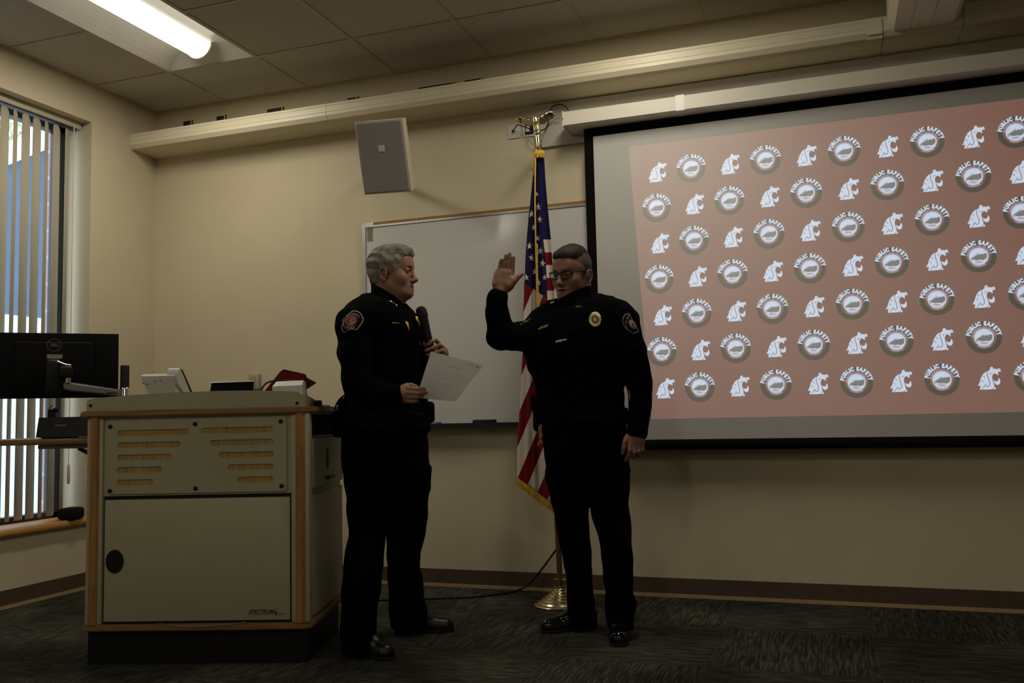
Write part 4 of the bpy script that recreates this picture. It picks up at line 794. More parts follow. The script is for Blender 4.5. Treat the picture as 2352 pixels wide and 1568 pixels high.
def head_prims(M, c, k=1., fem=False):
    W = lambda *p: np.array(c)+M@(np.array(p)*k); E = lambda p, r: ell(W(*p), np.array(r)*k, M)
    C = lambda a, b, ra, rb, sq=None: cap(W(*a), W(*b), ra*k, rb*k, None if sq is None else (M@np.array(sq[0], float), sq[1]))
    f = 1. if fem else 0.
    P = [(E((0, -.012, .030), (.0715, .086, .076)), .02, 'u'), (E((0, .022, .015), (.062, .066, .062)), .03, 'u'),
         (E((0, .030, -.040), (.059+.002*f, .058, .066)), .03, 'u'), (E((0, .034, -.076), (.048-.002*f, .048, .033)), .025, 'u'),
         (C((-.046, .0, -.062), (-.020, .068, -.098), .020, .017), .03, 'u'), (C((.046, .0, -.062), (.020, .068, -.098), .020, .017), .03, 'u'),
         (C((-.010, .077, -.0965), (.010, .077, -.0965), .0160, .0160), .020, 'u'),
         (C((-.034, .070, .017), (-.012, .082, .015), .013, .012), .014, 'u'), (C((.034, .070, .017), (.012, .082, .015), .013, .012), .014, 'u'), (E((0, .068, .045), (.045, .020, .034)), .03, 'u'),
         (E((-.041, .056, -.036), (.022, .024, .026)), .025, 'u'), (E((.041, .056, -.036), (.022, .024, .026)), .025, 'u'),
         (E((-.0315, .094, -.001), (.0165, .014, .0105)), .016, 's'), (E((.0315, .094, -.001), (.0165, .014, .0105)), .016, 's'),
         (C((0, .084, .008), (0, .107, -.034), .0085, .0105), .012, 'u'), (E((0, .108, -.038), (.0125, .0125, .0105)), .008, 'u'), (E((-.0125, .097, -.043), (.0075, .011, .0075)), .007, 'u'), (E((.0125, .097, -.043), (.0075, .011, .0075)), .007, 'u'),
         (E((-.0065, .1, -.0505), (.0035, .006, .003)), .003, 's'), (E((.0065, .1, -.0505), (.0035, .006, .003)), .003, 's'),
         (E((0, .078, -.070), (.030, .019, .022)), .015, 'u'),
         (C((-.020, .084, -.0680), (0, .0930-.0012*f, -.0645), .0036, .0058-.001*f), .007, 'u'), (C((.020, .084, -.0680), (0, .0930-.0012*f, -.0645), .0036, .0058-.001*f), .007, 'u'), (C((-.017, .084, -.0745), (.0, .0915-.001*f, -.0765), .0040, .0066-.0012*f), .007, 'u'), (C((.017, .084, -.0745), (.0, .0915-.001*f, -.0765), .0040, .0066-.0012*f), .007, 'u'),
         (E((0, .097, -.0702), (.0235, .010 if fem else .016, .0012 if fem else .0032)), .003, 's'), (E((-.0185, .084, -.0708), (.0085, .0095, .0012)), .003, 's'), (E((.0185, .084, -.0708), (.0085, .0095, .0012)), .003, 's'), (E((0, .089, -.0865), (.016, .005, .004)), .006, 's')]
    # lids: ball shells with an opening
    for sx in (-1, 1):
        P += [(E((sx*.0315, .0770, -.001), (.0146, .0146, .0138)), .005, 'u'), (C((sx*.017, .085, .0085), (sx*.046, .076, .0070), .0042, .0042), .005, 'u'), (E((sx*.0325, .0910, -.0030 if fem else -.0045), (.0125, .0085, .0024 if fem else .0018)), .002, 's')]
        if not fem: P += [(C((sx*.020, .087, .0075), (sx*.044, .078, .006), .004, .004), .006, 'u')]
        P += [(C((sx*.020, .083, -.018), (sx*.040, .072, -.022), .005, .005), .008, 'u')]
        # ear: rim, lobe, hollow
        e = lambda a, b, cc: (sx*(.0705+a), b-.010, cc-.024)
        rim = [e(.0085, .0125, .004), e(.0090, .0130, .014), e(.0105, .0090, .0235), e(.0120, .0010, .0280), e(.0135, -.0080, .0265), e(.0150, -.0150, .0190), e(.0150, -.0170, .0080), e(.0130, -.0150, -.0040), e(.0110, -.0105, -.0140), e(.0085, -.0040, -.0215)]
        P += [(E(e(.0045, -.001, .002), (.0075, .0150, .0255)), .006, 'u'), (group([(C(a, b_, .0036, .0036), .002) for a, b_ in zip(rim, rim[1:])]), .004, 'u'), (E(e(.0065, .003, -.0245), (.0052, .0080, .0085)), .006, 'u'), (C(e(.0095, .0125, .006), e(.0095, .0105, -.010), .0040, .0034), .004, 'u'),
              (E(e(.0140, -.001, -.002), (.0085, .0080, .0125)), .004, 's'), (E(e(.0140, -.005, .014), (.0050, .0070, .0070)), .004, 's')]
    return P, W
def ground_mask(P): return P
def shoe(p, heel, toe, hgt=.075, wid=.043, ank=None):
    h = np.array(heel, float); t = np.array(toe, float); d = (t-h)/np.linalg.norm(t-h); L = np.linalg.norm(t-h); side = np.array([-d[1], d[0], 0])
    a = h+d*.035; b = t-d*.042; mid = h+d*L*.42
    return [(cap(a+[0, 0, .030], mid+[0, 0, .032], .036, .036), .02, 'u'), (cap(mid+[0, 0, .028], b+[0, 0, .022], .037, .038), .02, 'u'), (cap(a+[0, 0, .07], h+d*L*.5+[0, 0, .058], .036, .032), .02, 'u'), (cap(h+d*L*.45+[0, 0, .05], b+[0, 0, .026], .031, .026), .02, 'u'),
            (half((0, 0, .0015), (0, 0, -1)), .004, 'i')], [(cap(a+[0, 0, .004], mid+[0, 0, .004], .037, .035), .01, 'u'), (cap(mid+[0, 0, .004], b+[0, 0, .004], .037, .0395), .01, 'u'), (half((0, 0, .0), (0, 0, -1)), .001, 'i'), (half((0, 0, .017), (0, 0, 1)), .001, 'i')]
def finger(pts, r0, r1):
    pts = [np.array(q, float) for q in pts]; n = len(pts)-1; return group([(cap(pts[i], pts[i+1], r0+(r1-r0)*i/n, r0+(r1-r0)*(i+1)/n), .003) for i in range(n)])
def uni_grid(V, h, pad=.03):
    lo, hi = V.min(0)-pad, V.max(0)+pad; return [np.arange(a, b+h, h) for a, b in zip(lo, hi)]
def folds(a, f):
    def fn(P): return a*(np.sin(P[:, 2]*f+3*np.sin(P[:, 0]*17+P[:, 1]*11))*np.sin(P[:, 0]*f*.55+P[:, 1]*f*.6+2*np.sin(P[:, 2]*9)))
    return fn
class Decal:                                     # lays flat trim on a garment so that it follows the cloth
    def __init__(s, person, V, F, parent): s.p = person; s.par = parent; s.bvh = BVHTree.FromPolygons([Vector(v) for v in V], [tuple(map(int, f)) for f in F]); s.c = Vector(person.camlocal())
    def hit(s, px, py, off):
        t = Vector(s.p.L(px, py, 0)); d = (t-s.c).normalized(); h, n, i, dist = s.bvh.ray_cast(s.c, d)
        if h is None:
            h, n, i, dist = s.bvh.find_nearest(t)
        if n.dot(d) > 0: n = -n
        return h+n*off
    def shape(s, name, parts, mats, off=.002, parent=None, smooth=False):   # parts: (pts, faces, mat index, extra offset)
        m = MB()
        for pts, fs, mi, ex in parts: m.add([s.hit(x, y, off+ex) for x, y in pts], fs, mi)
        return m.build(name, mats, parent or s.par, smooth, recalc=False)
def fill(pts, n=5):                              # outline -> rings towards its centre
    P = np.array(pts, float); c = P.mean(0); k = len(P); vs = []; fs = []
    for i in range(n): vs += [tuple(c+(q-c)*(1-i/n)) for q in P]
    vs.append(tuple(c))
    for i in range(n-1): fs += [(i*k+j, i*k+(j+1) % k, (i+1)*k+(j+1) % k, (i+1)*k+j) for j in range(k)]
    fs += [((n-1)*k+j, (n-1)*k+(j+1) % k, n*k) for j in range(k)]; return vs, fs
def band(pts, w):                                # closed outline -> strip of width w (towards centre)
    P = np.array(pts, float); c = P.mean(0); k = len(P); vs = [tuple(q) for q in P]
    for q in P:
        d = c-q; vs.append(tuple(q+d/np.linalg.norm(d)*w))
    return vs, [(j, (j+1) % k, k+(j+1) % k, k+j) for j in range(k)]
def dense(pts, n=4): return [tuple(np.array(a)+(np.array(b)-np.array(a))*i/n) for a, b in zip(pts, pts[1:]+pts[:1]) for i in range(n)]
def curve_text(s, cx, cy, rx, ry, a0, a1, size, rot, mi, ex, parts, bold=.01, top=True, ang=0.):
    n = len(s); ca, sa = math.cos(ang), math.sin(ang)
    for i, ch in enumerate(s):
        if ch == ' ': continue
        a = a0+(a1-a0)*i/(n-1); x = rx*math.cos(a); y = -ry*math.sin(a); v, f = text2d(ch, size, bold*size)
        if not len(v): continue
        t = a-PI/2 if top else a+PI/2; c, q = math.cos(t), math.sin(t); pts = []
        for vx, vy in v:
            lx = x+vx*c-vy*q; ly = y-(vx*q+vy*c); pts.append((cx+lx*ca-ly*sa, cy+lx*sa+ly*ca))
        parts.append((pts, f, mi, ex))
def eyes_brows(p, body_bvh, W, M, k, fem, brow_mat):
    for sx in (-1, 1):
        m = MB(); n = 14; vs = []; R = .0128*k
        for i in range(n+1):
            for j in range(20): a = PI*i/n; b = 2*PI*j/20; vs.append(M@np.array([R*math.sin(a)*math.cos(b), R*math.cos(a), R*math.sin(a)*math.sin(b)]))
        c = W(sx*.0315, .0770, -.001); Rg = np.eye(3) if fem else np.eye(3)
        m.add([c+v for v in vs], [], 0)
        for i in range(n): m.add([], [], 0); m.f += [(i*20+j, i*20+(j+1) % 20, (i+1)*20+(j+1) % 20, (i+1)*20+j) for j in range(20)]; m.m += [1 if i < 3 else 0]*20
        m.m = [mi for mi in m.m]; m.build('eye', [M_eye, M_iris], p.root, True)
        m = MB(); pts = [(sx*.014, .1, .0165), (sx*.026, .1, .021 if fem else .0185), (sx*.038, .095, .0195 if fem else .0175), (sx*.049, .085, .012)]; out = []
        for q in smooth_path(pts, 5):
            h, nn, i, d = body_bvh.ray_cast(Vector(W(*q)), Vector(M@np.array([0, -1., 0]))); 
            if h is not None: out.append(tuple(h))
        if len(out) > 3: m.tube(out, [(.0012 if fem else .0036)*(1-.6*abs(2*i/(len(out)-1)-.8)) for i in range(len(out))], 6); m.build('eyebrow', brow_mat, p.root, True)
def lashes(p, bvh, W, M, z0, mat_):
    for sx in (-1, 1):
        out = []
        for q in smooth_path([(sx*.0195, .11, z0-.0015), (sx*.0260, .11, z0+.0012), (sx*.0330, .11, z0+.0018), (sx*.0400, .108, z0+.0008), (sx*.0455, .104, z0-.0018)], 4):
            h, nn, i, dd = bvh.ray_cast(Vector(W(*q)), Vector(M@np.array([0, -1., 0])))
            if h is not None: out.append(tuple(h))
        if len(out) > 3: MB().tube(out, .00085, 5).build('eyelashes', mat_, p.root, True)
def strands(name, V, N, flow, count, length, rad, mats, parent, lift=.25, jit=.5):
    idx = rng.integers(0, len(V), count); m = MB()
    for i in idx:
        n = N[i]; f = flow(V[i])+rng.normal(size=3)*jit; f = f-n*(f@n); l = np.linalg.norm(f)
        if l < 1e-6: continue
        f /= l; Lh = length*rng.uniform(.6, 1.2); p0 = V[i]-n*.001; p1 = p0+f*Lh*.5+n*Lh*lift; p2 = p0+f*Lh+n*Lh*lift*.9; s = np.cross(f, n); r = rad*rng.uniform(.7, 1.2); mi = int(rng.integers(0, len(mats)))
        a = [p0+s*r, p0-s*r, p1+s*r*.8, p1-s*r*.8, p2]; b = n*r*.8
        m.add(a+[p0+b, p1+b], [(0, 5, 6, 2), (5, 1, 3, 6), (2, 6, 4), (6, 3, 4), (0, 2, 3, 1), (2, 4, 3)], mi)
    return m.build(name, mats, parent, True, recalc=False)
def vnormals(V, F):
    n = np.zeros_like(V); a = np.cross(V[F[:, 2]]-V[F[:, 0]], V[F[:, 3]]-V[F[:, 1]])
    for k in range(4): np.add.at(n, F[:, k], a)
    return n/np.maximum(np.linalg.norm(n, axis=1), 1e-9)[:, None]
# ------------------------------------------------------------------ the woman with the sheet of paper
w = Person((2.27, -1.2, 0), 'person', 'person with short grey hair in black police uniform holding a microphone and a paper'); L = w.L
TH = math.radians(27); HM = rotM((math.cos(math.radians(13)), -math.sin(math.radians(13))), math.radians(-2)); hc = L(901, 624.5, -.03)
hp, W = head_prims(HM, hc, 1.0, True)
hp += [(ell(W(0, .034, -.094), np.array((.042, .036, .022)), HM), .02, 'u')]                 # soft under-chin
neck = [(cap(W(0, -.030, -.05), L(884, 705, -.03), .056, .064), .02, 'u'), (cap(W(0, .02, -.09), L(898, 705, -.03), .046, .055), .03, 'u')]
core = [(loft(w.rows([(700, 845, 922, -.03, .07), (724, 825, 930, -.03, .11), (800, 822, 935, -.03, .10), (900, 825, 938, -.03, .10), (985, 815, 945, -.03, .11), (1100, 825, 950, -.03, .10)])), .01, 'u'),
        (cap(L(812, 745, -.2), L(820, 885, -.24), .05, .045), .03, 'u'), (cap(L(820, 885, -.24), L(915, 906, -.325), .042, .028), .02, 'u'), (cap(L(905, 735, .13), L(940, 888, .16), .05, .045), .03, 'u'), (cap(L(940, 888, .16), L(1012, 828, -.01), .042, .028), .02, 'u'),
        (cap(L(845, 1080, -.1), L(843, 1270, -.15), .075, .055), .03, 'u'), (cap(L(843, 1270, -.15), L(826, 1470, -.21), .055, .035), .02, 'u'), (cap(L(930, 1080, .05), L(928, 1270, .10), .075, .055), .03, 'u'), (cap(L(928, 1270, .10), L(935, 1420, .14), .055, .035), .02, 'u'),
        (cap(L(826, 1480, -.215), L(862, 1503, -.26), .024, .018), .02, 'u'), (cap(L(935, 1430, .14), L(985, 1446, .15), .024, .018), .02, 'u')]
DH = -.335
h1 = group([(ell(L(931, 904, DH+.012), (.033, .020, .040)), 0), (cap(L(914, 907, DH+.01), L(926, 905, DH+.01), .027, .027), .02),
            (finger([L(926, 890, DH+.008), L(944, 892.5, DH-.010), L(960, 893.5, DH-.014), L(973, 894, DH-.008)], .0105, .0085), .005),
            (finger([L(925, 899.5, DH+.002), L(944, 902, DH-.014), L(963, 903, DH-.017), L(977.5, 902, DH-.010)], .0105, .0085), .003),
            (finger([L(926, 910, DH+.004), L(943, 911.5, DH-.012), L(957, 912, DH-.014), L(969, 910, DH-.008)], .0102, .008), .003),
            (finger([L(929, 920, DH+.008), L(942, 921.5, DH-.006), L(951, 921.5, DH-.008), L(958, 919.5, DH-.004)], .0092, .0072), .003),
            (finger([L(924, 893, DH+.026), L(934, 885.5, DH+.034), L(945, 884.5, DH+.036), L(956, 888.5, DH+.033)], .0125, .0085), .006)])
MD = -.06                                        # microphone axis depth
h2 = group([(ell(L(1016, 809, MD+.005), (.024, .026, .030)), 0), (cap(L(1012, 826, -.015), L(1014, 815, MD+.008), .026, .026), .02),
            (finger([L(1009, 790, MD+.004), L(1001, 781.5, MD-.018), L(991, 784.5, MD-.026), L(983, 791, MD-.022)], .0098, .0078), .004),
            (finger([L(1018, 799, MD-.004), L(1010, 792.5, MD-.026), L(994, 799, MD-.033), L(979, 805, MD-.026)], .0102, .0080), .003),
            (finger([L(1022, 810, MD-.004), L(1014, 805.5, MD-.026), L(997, 810.5, MD-.032), L(983, 815, MD-.026)], .0100, .0078), .003),
            (finger([L(1024, 821, MD-.002), L(1015, 817.5, MD-.022), L(1001, 820.5, MD-.028), L(989, 824, MD-.022)], .0090, .0070), .003),
            (finger([L(1008, 812, MD+.022), L(990, 802, MD+.026), L(976, 792, MD+.020), L(966, 785, MD+.006)], .0120, .0092), .006)])
prims = hp+neck+core+[(h1, .012, 'u'), (h2, .012, 'u')]
hz = hc[2]
gx = axis_grid(-.36, .50, .012, [(hc[0]-.11, hc[0]+.135, .0022), (L(908, 905, DH)[0], L(990, 900, DH)[0], .0024), (L(960, 800, MD)[0], L(1035, 810, MD)[0], .0024)])
gy = axis_grid(-.43, .36, .012, [(hc[1]-.10, hc[1]+.10, .0022), (DH-.035, DH+.05, .0024), (MD-.05, MD+.05, .0024)])
gz = axis_grid(-.02, 1.78, .014, [(hz-.15, hz+.13, .0022), (L(950, 932, DH)[2], L(950, 872, DH)[2], .0024), (L(1000, 832, MD)[2], L(1000, 772, MD)[2], .0024)])
me, V, F = mesh_sdf('body', prims, gx, gy, gz)
M_skw = skin('skin_light', (.29, .155, .098)); M_lipw = mat('lips_rose', (.30, .12, .095), .45)
body = link('body', me, [M_skw, M_lipw], w.root, True)
def lips(me, V, F, W, M, c, k):
    Cn = V[F].mean(1); q = (Cn-np.array(c))@M/k; ok = (np.abs(q[:, 0]) < .021) & (q[:, 1] > .082) & (((q[:, 2]+.0705)/(.0115*(1-(q[:, 0]/.0235)**2)+.001))**2 < 1); me.polygons.foreach_set('material_index', ok.astype(np.int32))
lips(me, V, F, W, HM, hc, 1.)
bv = BVHTree.FromPolygons([Vector(v) for v in V], [tuple(map(int, f)) for f in F]); M_browg = mat('brow_grey', (.06, .045, .035), .7); eyes_brows(w, bv, W, HM, 1., True, M_browg); lashes(w, bv, W, HM, -.0004, mat('lash_dark', (.012, .008, .006), .7))
# hair
def hairset(p, M, W, k, name, rad, cut, mats, cnt, length, flow, noise, lift=.25, jit=.5, rst=.0009):
    pr = [(ell(W(0, -.012, .034), np.array(rad)*k, M), .01, 'u')]+cut(W, M)
    lo, hi = np.array(W(0, 0, .03))-.15, np.array(W(0, 0, .03))+.15; me, V, F = mesh_sdf(name, pr, *[np.arange(a, b, .0032) for a, b in zip(lo, hi)], noise=noise); o = link(name, me, mats[0], p.root, True)
    N = vnormals(V, F); strands('hair_strands', V, N, flow, cnt, length, rst, mats, o, lift, jit); return o
M_hg = [mat('hair_grey', (.30, .27, .225), .6, var=.3, vscale=150), mat('hair_silver', (.46, .42, .36), .5), mat('hair_dark_grey', (.14, .115, .09), .6), mat('hair_pewter', (.36, .325, .275), .55)]
def cutw(W, M):
    return [(ell(W(0, -.030, .028), np.array((.080, .082, .084)), M), .02, 'u'), (ell(W(0, .030, .082), np.array((.064, .064, .038)), M), .02, 'u'), (ell(W(0, -.052, -.030), np.array((.058, .046, .052)), M), .03, 'u'),
            (ell(W(0, .098, -.022), np.array((.105, .068, .092)), M), .006, 's'), (ell(W(0, .03, -.105), np.array((.11, .075, .075)), M), .01, 's'), (ell(W(-.085, -.004, -.040), np.array((.03, .026, .036)), M), .006, 's'), (ell(W(.085, -.004, -.040), np.array((.03, .026, .036)), M), .006, 's'), (half(W(0, -.05, -.072), M@np.array((0, -.35, -1.))), .02, 'i')]
def flw(v):
    q = (v-np.array(hc))@HM; return HM@(np.array([q[0]*3, .9+.3*math.sin(q[0]*190+q[1]*60), .5*math.sin(q[1]*160+q[0]*80)]) if q[2] > .082 else np.array([0, -.15+q[1]*2+.25*math.sin(q[2]*150), -1.]))
hairset(w, HM, W, 1., 'hair', (.0835, .0985, .0885), cutw, M_hg, 15000, .0145, flw, folds(.0016, 120), .08, .25, .0006)
# ear studs
for dy, dz in ((.004, -.054), (.011, -.052)):
    q = W(-.083, -.012+dy, dz+.003); MB().tube([tuple(q+HM@np.array([0, .003*math.cos(a), .0055*math.sin(a)-.004])) for a in np.linspace(0, 2*PI, 15)], .0012, 6).build('earring', M_chrome, w.root, True)
# jacket
cp0, cp1 = L(857, 652, -.03), L(931, 694, -.03); cn = np.array([-(cp1-cp0)[2], 0, (cp1-cp0)[0]])
TOR = w.rows([(684, 848, 902, -.03, .07), (690, 828, 918, -.03, .11), (697, 812, 930, -.03, .14), (705, 801, 937, -.03, .165), (714, 796, 944, -.03, .18), (722, 793, 953, -.03, .19), (730, 792, 959, -.03, .193), (745, 792, 963, -.03, .195), (770, 793, 967, -.03, .19), (800, 793, 969, -.03, .175), (850, 796, 973, -.03, .165), (886, 796, 976, -.03, .16), (920, 794, 979, -.03, .16), (950, 790, 981, -.03, .165), (1000, 786, 981, -.03, .168)], -TH)
jk = [(loft(TOR, -TH), .02, 'u'), (cap(L(845, 697, -.06), L(812, 742, -.18), .045, .062), .04, 'u'), (cap(L(811, 748, -.19), L(815, 812, -.215), .0735, .067), .03, 'u'), (cap(L(815, 812, -.215), L(823, 880, -.24), .067, .063), .02, 'u'), (cap(L(823, 882, -.24), L(870, 903, -.285), .062, .051), .02, 'u'), (cap(L(870, 903, -.285), L(909, 906, -.325), .051, .042), .02, 'u'),
      (cap(L(905, 730, .13), L(938, 885, .165), .068, .060), .03, 'u'), (cap(L(938, 885, .165), L(978, 856, .075), .058, .050), .02, 'u'), (cap(L(978, 856, .075), L(1006, 834, .0), .050, .040), .02, 'u'),
      (cap(L(962, 800, .0), L(978, 838, .03), .034, .038), .03, 'u'), (ell(L(938, 776, -.06), (.052, .10, .07)), .04, 'u')]
me, Vj, Fj = mesh_sdf('jacket', jk, *[np.arange(a, b, .0055) for a, b in ((-.30, .45), (-.42, .30), (.75, 1.52))], noise=folds(.0035, 60)); jw = link('jacket', me, M_uni, w.root, True)
clp = [(group([(cap(L(890, 700, -.03), L(884, 655, -.03), .081, .066, ((1, 0, 0), .92)), 0)]), .01, 'u'), (half((cp0+cp1)/2, cn), .004, 'i'), (half(L(880, 712, -.03), (0, 0, -1)), .004, 'i')]
me, Vc, Fc = mesh_sdf('collar', clp, *[np.arange(a, b, .004) for a, b in ((-.12, .22), (-.16, .12), (1.30, 1.55))]); col_w = link('collar', me, M_uni, jw, True)
# trousers, belt, shoes
TR = [(loft(w.rows([(940, 792, 982, -.03, .160), (1000, 785, 980, -.03, .165), (1055, 787, 985, -.03, .165), (1100, 794, 987, -.03, .16), (1125, 798, 984, -.03, .14)]), 0), .02, 'u'),
      (loft(w.rows([(1075, 792, 912, -.08, .10), (1130, 797, 904, -.10, .095), (1200, 799, 892, -.12, .088), (1228, 803, 886, -.13, .086), (1258, 796, 882, -.15, .085), (1299, 789, 880, -.17, .088), (1355, 786, 874, -.19, .09), (1385, 785, 868, -.20, .09), (1430, 784, 864, -.21, .09), (1500, 784, 864, -.215, .092)])), .03, 'u'),
      (loft(w.rows([(1075, 862, 987, .03, .10), (1130, 872, 986, .05, .095), (1190, 882, 981, .07, .09), (1225, 887, 978, .09, .086), (1265, 888, 968, .10, .082), (1299, 890, 962, .11, .08), (1325, 892, 970, .12, .08), (1359, 893, 974, .13, .08), (1385, 894, 976, .135, .082), (1425, 895, 985, .14, .086), (1452, 897, 980, .14, .088)])), .03, 'u'), (half((0, 0, .028), (0, 0, -1)), .003, 'i')]
me, Vt, Ft = mesh_sdf('trousers', TR, *[np.arange(a, b, .0055) for a, b in ((-.32, .36), (-.40, .30), (0, 1.03))], noise=folds(.003, 45)); link('trousers', me, M_trs, w.root, True)
for heel, toe in ((L(812, 1489, -.17)*np.array([1, 1, 0]), L(903, 1512, -.30)*np.array([1, 1, 0])), (L(905, 1462, .135)*np.array([1, 1, 0]), L(1045, 1460, .165)*np.array([1, 1, 0]))):
    up, so = shoe(w, heel, toe); lo = np.minimum(heel, toe)-.08; hi = np.maximum(heel, toe)+.08; hi[2] = .16; lo[2] = -.01
    me, _, _ = mesh_sdf('shoe', up, *[np.arange(a, b, .004) for a, b in zip(lo, hi)]); so_ = link('shoe', me, M_shoe2, w.root, True); me, _, _ = mesh_sdf('sole', so, *[np.arange(a, b, .004) for a, b in zip(lo, hi)]); link('sole', me, M_soft, so_, True)
BR = [(z, x, y, rx+.006, ry+.006) for z, x, y, rx, ry in w.rows([(948, 790, 981, -.03, .165), (985, 786, 980, -.03, .168)], -TH)]
me, _, _ = mesh_sdf('duty_belt', [(loft(BR, -TH), 0, 'u')], *[np.arange(a, b, .006) for a, b in ((-.25, .3), (-.3, .25), (.85, 1.1))]); bw = link('duty_belt', me, M_belt, w.root, True)
def pouch(name, p, x0, y0, x1, y1, D, dep, par, r=.015, m_=None):
    a, b = p.L(x0, y0, D), p.L(x1, y1, D); return MB().bbox((min(a[0], b[0]), D-dep/2, min(a[2], b[2])), (max(a[0], b[0]), D+dep/2, max(a[2], b[2])), r, 0, 4).build(name, m_ or M_belt, par, auto=60)
pouch('holster', w, 763, 940, 792, 1004, -.09, .075, bw, .022); pouch('pouch', w, 776, 913, 796, 960, -.08, .05, bw, .018); pouch('pouch', w, 968, 922, 998, 972, .0, .075, bw, .018); pouch('pouch', w, 962, 950, 989, 993, -.03, .07, bw, .016); pouch('pouch', w, 925, 945, 958, 990, -.17, .05, bw, .012)
MB().tube(smooth_path([L(768, 945, -.09), L(773, 928, -.10), L(783, 914, -.10), L(795, 905, -.10)]), .004, 6).build('strap', M_belt, bw, True)
M_brs = mat('dim_brass', (.50, .33, .08), .3, metal=1.)
dj = Decal(w, Vj, Fj, jw)
q_ = [L(x, y, -.078) for x, y in ((953.5, 989), (963, 988), (969, 956), (964, 955))]; MB().tube([tuple(q_[3]), tuple(q_[0]), tuple(q_[1]), tuple(q_[2])], .0018, 6).build('buckle_edge', M_brs, bw, True)
# shoulder patch
M_pw = mat('patch_white', (.42, .40, .37), .8); M_pb = mat('patch_black', (.006, .006, .008), .9, spec=.1); M_pr = mat('patch_crimson', (.30, .015, .022), .8); M_pr2 = mat('patch_maroon', (.14, .01, .014), .8); M_pp = mat('patch_pink', (.36, .16, .15), .8)
out = [(815, 713.3), (825, 716.8), (831.4, 724.0), (834.5, 733), (831.5, 742), (826, 749.5), (820.5, 757), (812, 756.6), (804, 757), (797, 760), (791, 763.8), (787.3, 759), (784.6, 753), (786, 747.5), (788.6, 742), (792, 735.5), (795.7, 729.8), (800, 723.5), (804, 718.5), (809, 714.8)]
out = [tuple(q) for q in smooth_path(out+[out[0]], 3)[:-1]]; pp = [(*fill(out, 7), 1, 0), (*band(out, 1.7), 0, .0006)]
def elp(cx, cy, rx, ry, a, n=32): return [(cx+rx*math.cos(t)*math.cos(a)-ry*math.sin(t)*math.sin(a), cy+rx*math.cos(t)*math.sin(a)+ry*math.sin(t)*math.cos(a)) for t in np.linspace(0, 2*PI, n, endpoint=False)]
AX = math.radians(-48)
pp += [(*fill(elp(806.6, 736.6, 16.3, 12.8, AX), 6), 3, .0006), (*band(elp(806.6, 736.6, 14.9, 11.4, AX), .6), 4, .0010), (*fill(elp(806.0, 736.8, 11.3, 8.8, AX), 5), 0, .0011), (*fill(elp(806.0, 736.8, 10.0, 7.6, AX), 5), 2, .0016)]
def cg_small(cx, cy, s, a, mi, ex):
    r = []
    for q, f in (CGT[0], CGT[2]):
        r.append(([(cx+(x*math.cos(a)+y*math.sin(a))*s, cy+(x*math.sin(a)-y*math.cos(a))*s) for x, y in q], f, mi, ex))
    return r
pp += cg_small(807.5, 737.5, 15.0, math.radians(-14), 0, .0020)
pp[-1] = pp[-1][:2]+(0, .0020); pp[-2] = pp[-2][:2]+(4, .0020)
curve_text('WASHINGTON STATE UNIVERSITY', 807.5, 738.0, 19.6, 16.2, math.radians(188), math.radians(-2), 4.4, 0, 0, .0010, pp, .015, True, AX*.62)
tv, tf = text2d('POLICE', 6.0, .12); pp.append(([(804.2+x*1.02, 752.6-y-x*.10) for x, y in tv], tf, 0, .0010))
dj.shape('shoulder_patch', pp, [M_pw, M_pb, M_pr, M_pr2, M_pp])
# brass: collar stars, name bar, pen, badge
M_gs = mat('gold_pin', (.62, .42, .12), .25, metal=1.)
dc_ = Decal(w, np.concatenate([Vc, Vj]), np.concatenate([Fc, Fj+len(Vc)]), col_w)
m = MB()
for x, y in ((895, 691.2), (902.6, 696), (910, 701)):
    vs = [dc_.hit(x+(3.6 if i % 2 == 0 else 1.4)*math.sin(i*PI/5+.3), y-(3.6 if i % 2 == 0 else 1.4)*math.cos(i*PI/5+.3), .003) for i in range(10)]+[dc_.hit(x, y, .0055)]; m.add(vs, [(10, i, (i+1) % 10) for i in range(10)])
m.build('collar_stars', M_gs, col_w, recalc=False)
m = MB(); m.tube([dc_.hit(894, 690.5, .0025), dc_.hit(902, 695.5, .0025), dc_.hit(911, 701.5, .0025)], .0008, 5); m.build('star_bar', M_gs, col_w)
bp = [(899.5, 739.6), (918, 740.6), (917.5, 743.6), (899.2, 742.4)]; dj.shape('name_bar', [(*fill(dense(bp, 5), 2), 0, .0015)], [M_brs])
bp = [(928.6, 738.2), (935, 739.6), (936.5, 744), (940.5, 759), (937.6, 759), (933.2, 745.8), (931.5, 744.8)]; dj.shape('pen_clip', [(*fill(dense(bp, 3), 2), 0, .003)], [M_gs])
bpts = [L(x, y, d) for x, y, d in ((952.5, 725, -.095), (956, 729, -.10), (961, 742, -.10), (966, 753.5, -.09))]; MB().tube([tuple(q) for q in bpts], [.004, .0075, .008, .002], 8).build('badge', M_gs, jw, True)
MB().tube([tuple(L(962.5, 783, -.09)), tuple(L(965, 792, -.092))], .0028, 8).build('lower_pin', M_gs, jw)
